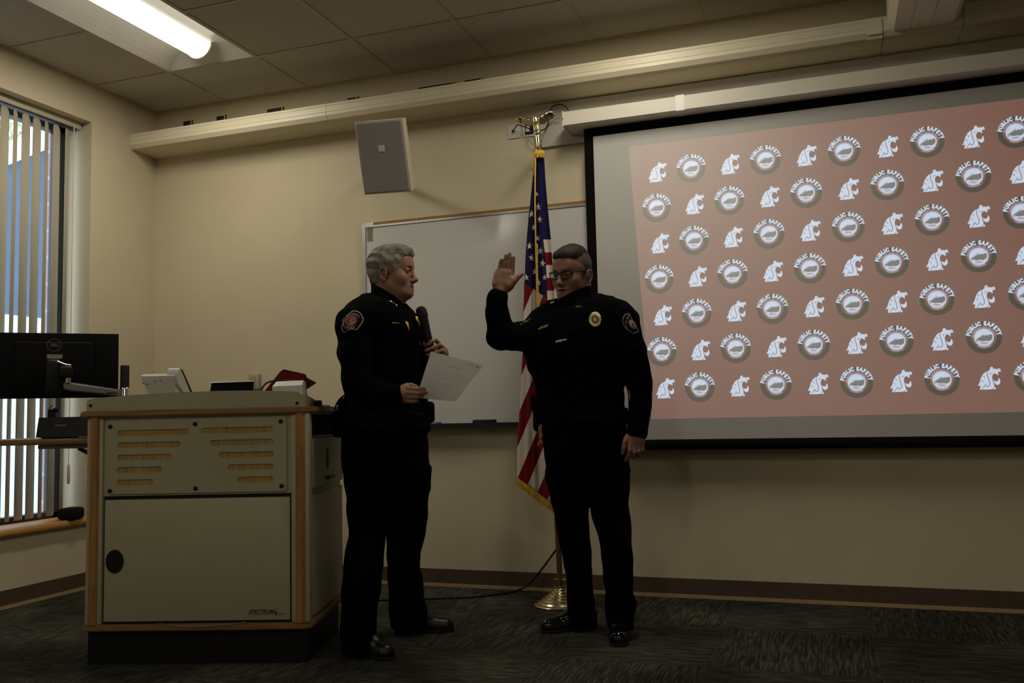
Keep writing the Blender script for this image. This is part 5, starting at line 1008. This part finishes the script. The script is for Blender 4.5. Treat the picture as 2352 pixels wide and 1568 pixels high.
# microphone
mk = thing('microphone', 'black handheld microphone held upright by the grey-haired person', 'microphone', tuple(w.O), YAW)
ma, mb_ = L(993, 812, MD), L(968, 716, MD); dx = (mb_-ma)/np.linalg.norm(mb_-ma); Ln = np.linalg.norm(mb_-ma); Q = Vector((0, 0, 1)).rotation_difference(Vector(dx)).to_matrix().to_4x4()
MB().lathe([(.0, -.01), (.0135, -.008), (.0155, 0), (.0175, Ln*.5), (.0215, Ln-.035), (.0235, Ln-.022), (.0, Ln-.022)], 28, c=tuple(ma), M=Q).build('handle', M_black, mk, auto=40)
MB().lathe([(.0, Ln-.0215), (.0245, Ln-.0215), (.0255, Ln-.016), (.0245, Ln-.010), (0, Ln-.010)], 28, c=tuple(ma), M=Q).build('ring', M_black, mk, auto=30)
MB().lathe([(.0, Ln-.0095), (.0225, Ln-.0095), (.0245, Ln), (.0225, Ln+.012), (.0150, Ln+.021), (.006, Ln+.0245), (0, Ln+.025)], 28, c=tuple(ma), M=Q).build('grille', mat('mic_grille', (.01, .01, .01), .6, metal=.4, bump=.8, bscale=1500), mk, auto=60)
# sheet of paper
pa = thing('paper_sheet', 'typed white sheet of paper held out by the grey-haired person', 'paper', tuple(w.O), YAW)
PC = [L(990, 807, -.445), L(1111, 838, -.46), L(1046, 922, -.325), L(956, 913, -.305)]
def pp_(u, v): 
    q = PC[0]*(1-u)*(1-v)+PC[1]*u*(1-v)+PC[2]*u*v+PC[3]*(1-u)*v; return q+np.array([0, .012*math.sin(PI*u)*(.4+.6*v), 0])
m = MB(); n = 16; M_pap_ = 0; m.add([pp_(i/n, j/n) for j in range(n+1) for i in range(n+1)], [(j*(n+1)+i, j*(n+1)+i+1, (j+1)*(n+1)+i+1, (j+1)*(n+1)+i) for j in range(n) for i in range(n)])
M_pap = mat('paper', (.66, .64, .62), .8, spec=.2); nt = M_pap.node_tree; tl_ = nt.nodes.new('ShaderNodeBsdfTranslucent'); tl_.inputs[0].default_value = (.66, .62, .6, 1); mx2 = nt.nodes.new('ShaderNodeMixShader'); mx2.inputs[0].default_value = .3
nt.links.new(nt.nodes['Principled BSDF'].outputs[0], mx2.inputs[1]); nt.links.new(tl_.outputs[0], mx2.inputs[2]); nt.links.new(mx2.outputs[0], nt.nodes['Material Output'].inputs[0]); o = m.build('sheet', M_pap, pa, True, recalc=False)
m = MB(); up = np.array([0, -.0012, .0003])
def ln(u0, u1, v, h=.0038):
    k = 24; a = []
    for i in range(k+1):
        u = u0+(u1-u0)*i/k; a += [pp_(u, v)+up, pp_(u, v+h)+up]
    m.add(a, [(2*i, 2*i+2, 2*i+3, 2*i+1) for i in range(k) if rng.random() > .14])
ln(.34, .72, .175, .005); ln(.40, .66, .21, .008)
for v in (.27, .335, .375, .415, .455, .495): ln(.10 if v > .3 else .04, .86 if v > .3 else .3, v)
ln(.17, .86, .61); ln(.20, .84, .65); ln(.5, .8, .70)
ln(.04, .25, .05)
m.build('typed_lines', mat('faint_ink', (.53, .51, .49), .8), pa, recalc=False); m = MB(); ln(.72, .90, .075, .006); ln(.91, .95, .065, .035)
m.build('letterhead', mat('letterhead_ink', (.46, .44, .42), .8), pa, recalc=False)
# ------------------------------------------------------------------ the man taking the oath
g = Person((3.12, -.84, 0), 'person', 'person with glasses in black police uniform raising one hand beside the flag'); L = g.L
FA = math.radians(40); HM = rotM((-math.sin(FA), -math.cos(FA)), math.radians(-11), math.radians(3)); hc = L(1315, 626, .0)
hp, W = head_prims(HM, hc, 1.02, False)
TA = math.radians(-30)
neck = [(cap(W(0, -.030, -.05), L(1318, 705, .01), .060, .068), .02, 'u'), (cap(W(0, .02, -.09), L(1312, 705, -.01), .046, .058), .03, 'u')]
core = [(loft(g.rows([(705, 1290, 1375, 0, .06), (740, 1262, 1415, 0, .068), (800, 1250, 1405, 0, .075), (900, 1262, 1402, 0, .08), (985, 1268, 1415, 0, .085), (1090, 1275, 1425, 0, .085)])), .01, 'u'),
        (cap(L(1246, 762, .07), L(1152, 775, -.06), .036, .036), .03, 'u'), (cap(L(1151, 773, -.06), L(1143.5, 690, -.09), .036, .026), .02, 'u'), (cap(L(1143.5, 690, -.09), L(1148, 668, -.095), .026, .026), .02, 'u'), (cap(L(1434, 745, -.09), L(1464, 885, -.10), .05, .045), .03, 'u'), (cap(L(1464, 885, -.10), L(1461, 998, -.12), .042, .029), .02, 'u'),
        (cap(L(1305, 1080, .02), L(1318, 1250, .05), .075, .055), .03, 'u'), (cap(L(1318, 1250, .05), L(1334, 1410, .075), .052, .036), .02, 'u'), (cap(L(1396, 1080, -.02), L(1415, 1250, -.06), .075, .055), .03, 'u'), (cap(L(1415, 1250, -.06), L(1424, 1420, -.08), .052, .036), .02, 'u'),
        (cap(L(1334, 1425, .075), L(1300, 1447, .05), .026, .018), .02, 'u'), (cap(L(1424, 1435, -.08), L(1420, 1465, -.16), .026, .018), .02, 'u')]
RH = -.095
ra = group([(cap(L(1150, 670, RH), L(1152, 652, RH), .0285, .034, ((0, 1, 0), .62)), 0), (cap(L(1150, 652, RH), L(1150, 630, RH), .030, .030, ((0, 1, 0), .5)), .02), (cap(L(1163, 655, RH), L(1168, 630, RH), .028, .026, ((0, 1, 0), .55)), .02), (cap(L(1171, 655, RH-.010), L(1177, 643, RH-.008), .017, .014), .018), (cap(L(1139, 652, RH-.006), L(1143, 634, RH-.003), .015, .013), .015),
            (finger([L(1145.5, 627, RH), L(1148, 612, RH-.003), L(1150, 602, RH-.005), L(1151.8, 596.5, RH-.008)], .0090, .0072), .005),
            (finger([L(1156.8, 624, RH), L(1159, 606, RH-.003), L(1161, 594, RH-.005), L(1162.5, 586.5, RH-.008)], .0096, .0078), .003),
            (finger([L(1167, 624, RH), L(1168.3, 604, RH-.003), L(1169.8, 591, RH-.005), L(1170.7, 583, RH-.007)], .0100, .0082), .003),
            (finger([L(1177, 627, RH), L(1178, 609, RH-.003), L(1179, 598, RH-.005), L(1179.8, 591, RH-.007)], .0096, .0080), .003),
            (finger([L(1171, 657, RH-.010), L(1182, 645, RH-.016), L(1192, 634.5, RH-.016), L(1199.5, 629, RH-.014)], .0150, .0078), .008)])
LD = -.125
la = group([(cap(L(1461, 996, LD), L(1460, 1010, LD), .030, .037, ((0, 1, 0), .6)), 0), (ell(L(1459.5, 1012, LD-.004), (.0375, .021, .032)), .02),
            (finger([L(1446.5, 1017, LD-.012), L(1446.5, 1034, LD-.020), L(1442, 1048, LD-.006), L(1437.5, 1056.5, LD+.008)], .0105, .0080), .006),
            (finger([L(1456, 1020, LD-.014), L(1458, 1038, LD-.020), L(1456.5, 1048, LD-.002), L(1454, 1050, LD+.012)], .0108, .0082), .003),
            (finger([L(1465.5, 1019, LD-.012), L(1468, 1036, LD-.018), L(1468, 1045, LD-.002), L(1466, 1047, LD+.012)], .0102, .0080), .003),
            (finger([L(1475, 1016, LD-.008), L(1476.5, 1032, LD-.012), L(1475.5, 1039, LD+.002), L(1473, 1041, LD+.014)], .0090, .0072), .003),
            (finger([L(1441, 1003, LD-.004), L(1435.5, 1014, LD-.016), L(1432.8, 1028, LD-.018), L(1430.5, 1040, LD-.014)], .0130, .0080), .008)])
prims = hp+neck+core+[(ra, .012, 'u'), (la, .012, 'u')]; hz = hc[2]
gx = axis_grid(-.50, .36, .012, [(hc[0]-.13, hc[0]+.11, .0022), (L(1126, 620, RH)[0], L(1206, 620, RH)[0], .0022), (L(1424, 1020, LD)[0], L(1488, 1020, LD)[0], .0024)])
gy = axis_grid(-.30, .24, .012, [(hc[1]-.125, hc[1]+.10, .0022), (RH-.04, RH+.03, .0022), (LD-.04, LD+.04, .0024)])
gz = axis_grid(-.02, 1.80, .014, [(hz-.15, hz+.13, .0022), (L(1150, 674, RH)[2], L(1150, 572, RH)[2], .0022), (L(1450, 1064, LD)[2], L(1450, 990, LD)[2], .0024)])
me, V, F = mesh_sdf('body', prims, gx, gy, gz); M_skm = skin('skin_tan', (.26, .135, .085)); body = link('body', me, [M_skm, mat('lips_brown', (.24, .10, .08), .5)], g.root, True); lips(me, V, F, W, HM, hc, 1.02)
bv = BVHTree.FromPolygons([Vector(v) for v in V], [tuple(map(int, f)) for f in F]); M_brd = mat('brow_dark', (.025, .016, .011), .7); eyes_brows(g, bv, W, HM, 1.02, False, M_brd)
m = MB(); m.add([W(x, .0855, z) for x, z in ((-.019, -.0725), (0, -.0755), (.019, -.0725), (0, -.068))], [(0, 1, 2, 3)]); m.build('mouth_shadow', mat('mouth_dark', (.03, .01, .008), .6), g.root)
# hair: short greying sides, darker brushed top
M_hs = [mat('hair_side_grey', (.115, .085, .058), .7, var=.25, vscale=200), mat('hair_side_dark', (.08, .06, .042), .7), mat('hair_side_light', (.20, .165, .12), .7)]
def cutm(W, M):
    return [(ell(W(0, -.048, -.025), np.array((.058, .046, .050)), M), .03, 'u'), (ell(W(0, .108, -.022), np.array((.105, .080, .090)), M), .006, 's'), (ell(W(0, .03, -.110), np.array((.11, .075, .075)), M), .01, 's'), (ell(W(-.085, -.006, -.028), np.array((.03, .028, .038)), M), .006, 's'), (ell(W(.085, -.006, -.028), np.array((.03, .028, .038)), M), .006, 's'), (half(W(0, -.05, -.070), M@np.array((0, -.35, -1.))), .02, 'i')]
def flm(v):
    q = (v-np.array(hc))@HM; return HM@np.array([0, .3, -1.])
hairset(g, HM, W, 1.02, 'hair', (.0755, .0905, .0815), cutm, M_hs, 10000, .0065, flm, None, .28, .3, .0006)
M_ht = [mat('hair_top_brown', (.05, .033, .019), .6, var=.3, vscale=150), mat('hair_top_dark', (.028, .018, .011), .6), mat('hair_top_light', (.085, .058, .034), .6)]
def cutt(W, M):
    return [(ell(W(0, .030, .080), np.array((.060, .064, .034)), M), .02, 'u'), (half(W(0, .02, .064), M@np.array((0, -.10, -1.))), .012, 'i'), (ell(W(0, .125, .050), np.array((.07, .045, .042)), M), .006, 's')]
def flt(v): return HM@np.array([0, 1., .35])
hairset(g, HM, W, 1.02, 'hair_top', (.0720, .0900, .0930), cutt, M_ht, 7000, .013, flt, folds(.0012, 120), .16, .28, .0006)
# glasses
gs_ = MB(); FR = lambda x, y, z: tuple(W(x, y, z))
for sx in (-1, 1):
    pts = [(sx*.0085, .098, .0065), (sx*.0125, .0985, .0100), (sx*.036, .0965, .0110), (sx*.058, .0885, .0100), (sx*.0605, .087, .0050), (sx*.0590, .0880, -.014), (sx*.0550, .0905, -.0185), (sx*.034, .0975, -.0195), (sx*.0150, .0990, -.0170), (sx*.0095, .0985, -.009)]
    loop = smooth_path([FR(*q) for q in pts+[pts[0]]], 4); gs_.tube(loop, [.0036 if W(0, 0, .004)[2] < q[2] else .0022 for q in loop], 8)
    gs_.tube(smooth_path([FR(sx*.0595, .0870, .0075), FR(sx*.0680, .078, .0070), FR(sx*.0755, .04, .0060), FR(sx*.0770, .0, .0035), FR(sx*.0765, -.010, -.004), FR(sx*.0755, -.018, -.018)]), .0030, 8)
gs_.tube(smooth_path([FR(-.009, .0985, .004), FR(0, .1015, .0065), FR(.009, .0985, .004)]), .0032, 8)
go = gs_.build('glasses', mat('spectacle_black', (.004, .004, .004), .55, spec=.25), g.root, True)
for sx in (-1, 1):
    pts = [(sx*.0105, .0980, .0065), (sx*.036, .0960, .0100), (sx*.058, .0880, .0085), (sx*.0575, .0885, -.014), (sx*.034, .0968, -.0182), (sx*.0125, .0985, -.014)]
    MB().add([FR(*q) for q in pts], [tuple(range(6))]).build('lens', gl, go)
# jacket
TOR = g.rows([(688, 1263, 1397, .0, .075), (697, 1250, 1425, .0, .095), (706, 1242, 1437, .0, .11), (720, 1234, 1440, .0, .122), (740, 1224, 1440, .0, .13), (770, 1212, 1440, .0, .135), (805, 1205, 1438, .0, .135), (830, 1211, 1433, .0, .132), (858, 1223, 1429, .0, .128), (880, 1230, 1428, .0, .126), (905, 1236, 1427, .0, .125), (940, 1237, 1430, .0, .125), (970, 1241, 1433, .0, .126), (1000, 1246, 1437, .0, .128)], TA)
jk = [(loft(TOR, TA), .02, 'u'), (cap(L(1290, 702, .03), L(1246, 738, .07), .038, .058), .04, 'u'), (cap(L(1240, 755, .07), L(1200, 773, .01), .068, .0635), .03, 'u'), (cap(L(1200, 773, .01), L(1151, 771, -.06), .0635, .064), .02, 'u'), (cap(L(1150, 768, -.06), L(1142, 715, -.08), .060, .0485), .02, 'u'), (cap(L(1139, 712, -.08), L(1143, 684, -.09), .0480, .0440), .015, 'u'), (half(L(1143, 666.5, -.09), (-.05, 0, 1)), .003, 'i') if False else (cap(L(1142, 690, -.09), L(1143.2, 683, -.09), .0455, .0435), .01, 'u'),
      (cap(L(1375, 690, -.03), L(1428, 735, -.08), .03, .064), .04, 'u'), (cap(L(1431, 745, -.09), L(1449, 805, -.10), .070, .066), .03, 'u'), (cap(L(1449, 805, -.10), L(1464, 855, -.10), .066, .060), .012, 'u'), (cap(L(1464, 855, -.10), L(1470, 893, -.10), .0575, .0555), .002, 'u'), (cap(L(1470, 893, -.10), L(1470, 935, -.11), .0555, .0495), .002, 'u'), (cap(L(1470, 935, -.11), L(1463.5, 992, -.12), .0495, .0445), .002, 'u'),
      (half(L(1463, 1003, -.12)+np.array([0, 0, 0]), (-.22, 0, -1)), .004, 'i')]
me, Vj, Fj = mesh_sdf('jacket', jk, *[np.arange(a, b, .0055) for a, b in ((-.52, .36), (-.30, .26), (.80, 1.56))], noise=folds(.003, 60)); jm = link('jacket', me, M_uni, g.root, True)
cp0, cp1 = L(1358, 656, 0), L(1282, 690, 0); cn = np.array([(cp1-cp0)[2], 0, -(cp1-cp0)[0]])
clp = [(cap(L(1316, 705, -.0), L(1318, 655, .0), .086, .074), 0, 'u'), (half((cp0+cp1)/2+np.array([0, 0, .003]), cn), .004, 'i'), (half(L(1318, 715, 0), (0, 0, -1)), .004, 'i')]
me, Vc, Fc = mesh_sdf('collar', clp, *[np.arange(a, b, .004) for a, b in ((-.20, .16), (-.16, .14), (1.34, 1.6))]); col_m = link('collar', me, M_uni, jm, True)
TR = [(loft(g.rows([(930, 1238, 1432, 0, .120), (985, 1244, 1438, 0, .126), (1040, 1250, 1443, 0, .13), (1098, 1256, 1444, 0, .125), (1128, 1262, 1442, 0, .105)])), .02, 'u'),
      (loft(g.rows([(1080, 1254, 1351, .02, .105), (1138, 1263, 1352, .03, .095), (1188, 1275, 1353, .04, .088), (1217, 1279, 1353, .05, .084), (1254, 1287, 1357, .06, .08), (1297, 1295, 1359, .065, .078), (1326, 1300, 1360, .07, .076), (1362, 1303, 1363, .07, .076), (1399, 1302, 1367, .075, .08), (1432, 1300, 1367, .075, .084)])), .015, 'u'),
      (loft(g.rows([(1080, 1352, 1445, -.02, .105), (1152, 1353.5, 1443, -.03, .095), (1185, 1358, 1447, -.04, .09), (1225, 1374, 1450, -.06, .084), (1283, 1382, 1453, -.07, .078), (1333, 1387, 1454, -.08, .076), (1359, 1392, 1453, -.08, .076), (1372, 1388, 1460, -.08, .08), (1388, 1389, 1462, -.08, .08), (1402, 1391, 1458, -.08, .08), (1440, 1395, 1453, -.085, .082)])), .015, 'u'), (half((0, 0, .03), (0, 0, -1)), .003, 'i')]
me, Vt, Ft = mesh_sdf('trousers', TR, *[np.arange(a, b, .0055) for a, b in ((-.30, .30), (-.24, .22), (0, 1.05))], noise=folds(.0025, 45)); link('trousers', me, M_trs, g.root, True)
for heel, toe in ((L(1372, 1456, .105)*np.array([1, 1, 0]), L(1240, 1457, .03)*np.array([1, 1, 0])), (L(1424, 1440, -.02)*np.array([1, 1, 0]), L(1421, 1488, -.245)*np.array([1, 1, 0]))):
    up, so = shoe(g, heel, toe); lo = np.minimum(heel, toe)-.08; hi = np.maximum(heel, toe)+.08; hi[2] = .16; lo[2] = -.01
    me, _, _ = mesh_sdf('shoe', up, *[np.arange(a, b, .004) for a, b in zip(lo, hi)]); so_ = link('shoe', me, M_shoe, g.root, True); me, _, _ = mesh_sdf('sole', so, *[np.arange(a, b, .004) for a, b in zip(lo, hi)]); link('sole', me, M_soft, so_, True)
BR = [(z, x, y, rx+.006, ry+.006) for z, x, y, rx, ry in g.rows([(938, 1237, 1433, 0, .126), (970, 1242, 1437, 0, .127)], TA)]
me, _, _ = mesh_sdf('duty_belt', [(loft(BR, TA), 0, 'u')], *[np.arange(a, b, .006) for a, b in ((-.3, .3), (-.25, .25), (.85, 1.1))]); bm_ = link('duty_belt', me, M_belt, g.root, True)
pouch('holster', g, 1223, 915, 1246, 990, .03, .06, bm_, .015); pouch('pouch', g, 1217, 908, 1240, 940, .03, .05, bm_, .013); pouch('pouch', g, 1416, 908, 1433, 932, -.08, .05, bm_, .012); pouch('pouch', g, 1420, 938, 1436, 950, -.09, .05, bm_, .006)
m = MB()
for k in range(9): 
    x, y = 1240+rng.uniform(-3, 6), 980+k*5; a = g.L(x, y, -.055); m.bbox(tuple(a-np.array([.004, .0015, .010])), tuple(a+np.array([.004, .0015, .010])), .001)
m.tube([tuple(g.L(1242+3*math.cos(a), 980+4*math.sin(a), -.055)) for a in np.linspace(0, 2*PI, 15)], .0012, 6); m.build('keys', M_brs, bm_)
q_ = g.L(1469, 1036, LD-.018); dd = g.L(1469, 1038, LD-.018)-g.L(1467, 1026, LD-.015); qm = Vector((0, 0, 1)).rotation_difference(Vector(dd)).to_matrix().to_4x4()
MB().lathe([(.0104, -.0022), (.0114, -.002), (.0114, .002), (.0104, .0022)], 24, c=tuple(g.L(1467.8, 1035, LD-.0172)), M=qm).build('ring', M_gold, g.root, True)
# badge, name bar, tie bar, patches, flag pin
dj = Decal(g, Vj, Fj, jm)
n = 64; cx, cy = 1367.3, 734; bo = [(cx+(13.6+.5*math.cos(16*t))*math.cos(t)+2.2*math.sin(t)*-.6, cy-(16.2+.5*math.cos(16*t))*math.sin(t)-1.6*math.cos(t)) for t in np.linspace(0, 2*PI, n, endpoint=False)]
def bell(k): return [(cx+(x-cx)*k, cy+(y-cy)*k) for x, y in bo]
M_bdg = mat('badge_gold', (.62, .52, .28), .28, metal=1., bump=.6, bscale=700)
pp = [(*fill(bo, 6), 0, .0035), (*band(bell(1.), 2.2), 0, .0055), (*fill(bell(.62), 4), 1, .0048), (*band(bell(.66), 1.2), 0, .0062), (*fill(bell(.30), 3), 0, .0068)]
dj.shape('badge', pp, [M_bdg, mat('badge_dark', (.10, .085, .05), .4, metal=.8)])
m = MB(); bp = [(1237.8, 757.6), (1242, 750.6), (1261.8, 744.2), (1258.8, 751.2)]; dj.shape('name_bar', [(*fill(dense(bp, 6), 3), 0, .004), (*band(dense(bp, 6), .7), 1, .0048)], [mat('bar_brass', (.42, .30, .09), .4, metal=1.), M_gold])
bp = [(1277, 782.8), (1303, 777.2), (1303, 780.6), (1277.4, 786.6)]; bp2 = [(1286.5, 780), (1291.5, 778.8), (1291, 785.2), (1288, 786.2)]; dj.shape('tie_bar', [(*fill(dense(bp, 6), 2), 0, .004), (*fill(dense(bp2, 3), 2), 0, .006)], [M_chrome])
dcm = Decal(g, np.concatenate([Vc, Vj]), np.concatenate([Fc, Fj+len(Vc)]), col_m)
pp = []
for k, ch in enumerate('WSU'):
    tv, tf = text2d(ch, 6.2, .25); pp.append(([(1325.5+k*4.4+x*.75, 706-k*.4-y*.8) for x, y in tv], tf, 0, .004))
dj.shape('collar_letters', pp, [mat('pin_silver', (.55, .5, .42), .3, metal=.9)])
pp = []
for k, (mi) in enumerate((0, 1)):
    bp = [(1265, 697.6-2.6*(1-k)+.6), (1274, 694.2-2.4*(1-k)+.4), (1273.4, 696.4-2.4*(1-k)+.4), (1265.4, 699.6-2.4*(1-k)+.4)]; pp.append((*fill(dense(bp, 3), 2), mi, .003))
dcm.shape('flag_pin', pp, [M_pw, M_pr])
for x, y in ((1338.3, 752), (1364.7, 772), (1307.6, 733.5)): MB().lathe([(.0022, 0), (.0018, .0012), (0, .0014)], 10, c=tuple(dj.hit(x, y, .002))).build('button', M_chrome, jm, True)
po = [(1440, 719.6), (1446.5, 723), (1450.5, 730.5), (1456, 741), (1461.5, 751.5), (1466.6, 761.4), (1461, 763.5), (1455, 766), (1449, 762.4), (1441, 757.4), (1434, 750), (1430.2, 740.5), (1430.4, 731), (1434, 723.4)]
po = [tuple(q) for q in smooth_path(po+[po[0]], 3)[:-1]]; pp = [(*fill(po, 6), 1, 0), (*band(po, 1.3), 0, .0006)]
pp += [(*fill(elp(1451.2, 744.5, 13.2, 7.4, math.radians(58)), 5), 2, .0006), (*fill(elp(1452, 745, 10.8, 5.9, math.radians(58)), 5), 0, .0012), (*fill(dense([(1449.5, 746), (1451, 740.5), (1453, 744), (1454.8, 741), (1457, 748), (1459, 754.5), (1455.5, 752.5), (1452.5, 753.5)], 2), 3), 3, .0018)]
for k, ch in enumerate('POLICE DEPT'):
    if ch == ' ': continue
    t = k/10; x = 1440.5-3.2*math.sin(PI*min(1, t*1.25))*1.+ (3.6*max(0, t-.6)*3); y = 754.5-33*t; tv, tf = text2d(ch, 5.2, .18); a = math.radians(-118+ 95*t*.55+ 18); c, s_ = math.cos(a), math.sin(a); pp.append(([(x+vx*c+vy*s_*1., y+vx*s_-vy*c) for vx, vy in tv*.85], tf, 0, .0010))
dj.shape('shoulder_patch', pp, [M_pw, M_pb, mat('patch_red_ring', (.22, .03, .025), .8), mat('patch_grey', (.14, .13, .14), .8)])
po = [(1195, 744.2), (1204, 739.6), (1212, 734.6), (1218, 730), (1218.5, 733), (1213, 737.6), (1204, 742.6), (1196, 747)]; dj.shape('shoulder_patch', [(*fill(dense(po, 3), 2), 1, 0), (*band(dense(po, 3), .8), 0, .0006)], [M_pw, M_pb])
# ================================================================== light and camera
wd = bpy.data.worlds.new('sky'); S.world = wd; wd.use_nodes = True; nt = wd.node_tree; bg = nt.nodes['Background']
tc = nt.nodes.new('ShaderNodeTexCoord'); n = nt.nodes.new('ShaderNodeTexNoise'); n.inputs['Scale'].default_value = 3; n.inputs['Detail'].default_value = 5; nt.links.new(tc.outputs['Generated'], n.inputs['Vector'])
r = nt.nodes.new('ShaderNodeValToRGB'); r.color_ramp.elements[0].position = .35; r.color_ramp.elements[0].color = (.62, .76, 1., 1); r.color_ramp.elements[1].position = .65; r.color_ramp.elements[1].color = (.9, .95, 1., 1)
nt.links.new(n.outputs['Fac'], r.inputs['Fac']); nt.links.new(r.outputs['Color'], bg.inputs['Color']); bg.inputs['Strength'].default_value = SKY
cd = bpy.data.cameras.new('camera'); co = bpy.data.objects.new('camera', cd); COL.objects.link(co); cd.sensor_width = 36; cd.sensor_fit = 'HORIZONTAL'; cd.lens = FPX/2352*36; cd.clip_start = .05; cd.clip_end = 200
co.matrix_world = Matrix(((CR[0], CU[0], -CF[0], CAM[0]), (CR[1], CU[1], -CF[1], CAM[1]), (CR[2], CU[2], -CF[2], CAM[2]), (0, 0, 0, 1))); S.camera = co
S.view_settings.view_transform = 'Standard'; S.view_settings.look = 'None'; S.view_settings.exposure = 0; S.view_settings.gamma = 1; S.view_settings.use_curve_mapping = False
S.cycles.use_denoising = True; S.cycles.max_bounces = 10; S.cycles.diffuse_bounces = 6; S.cycles.transparent_max_bounces = 12
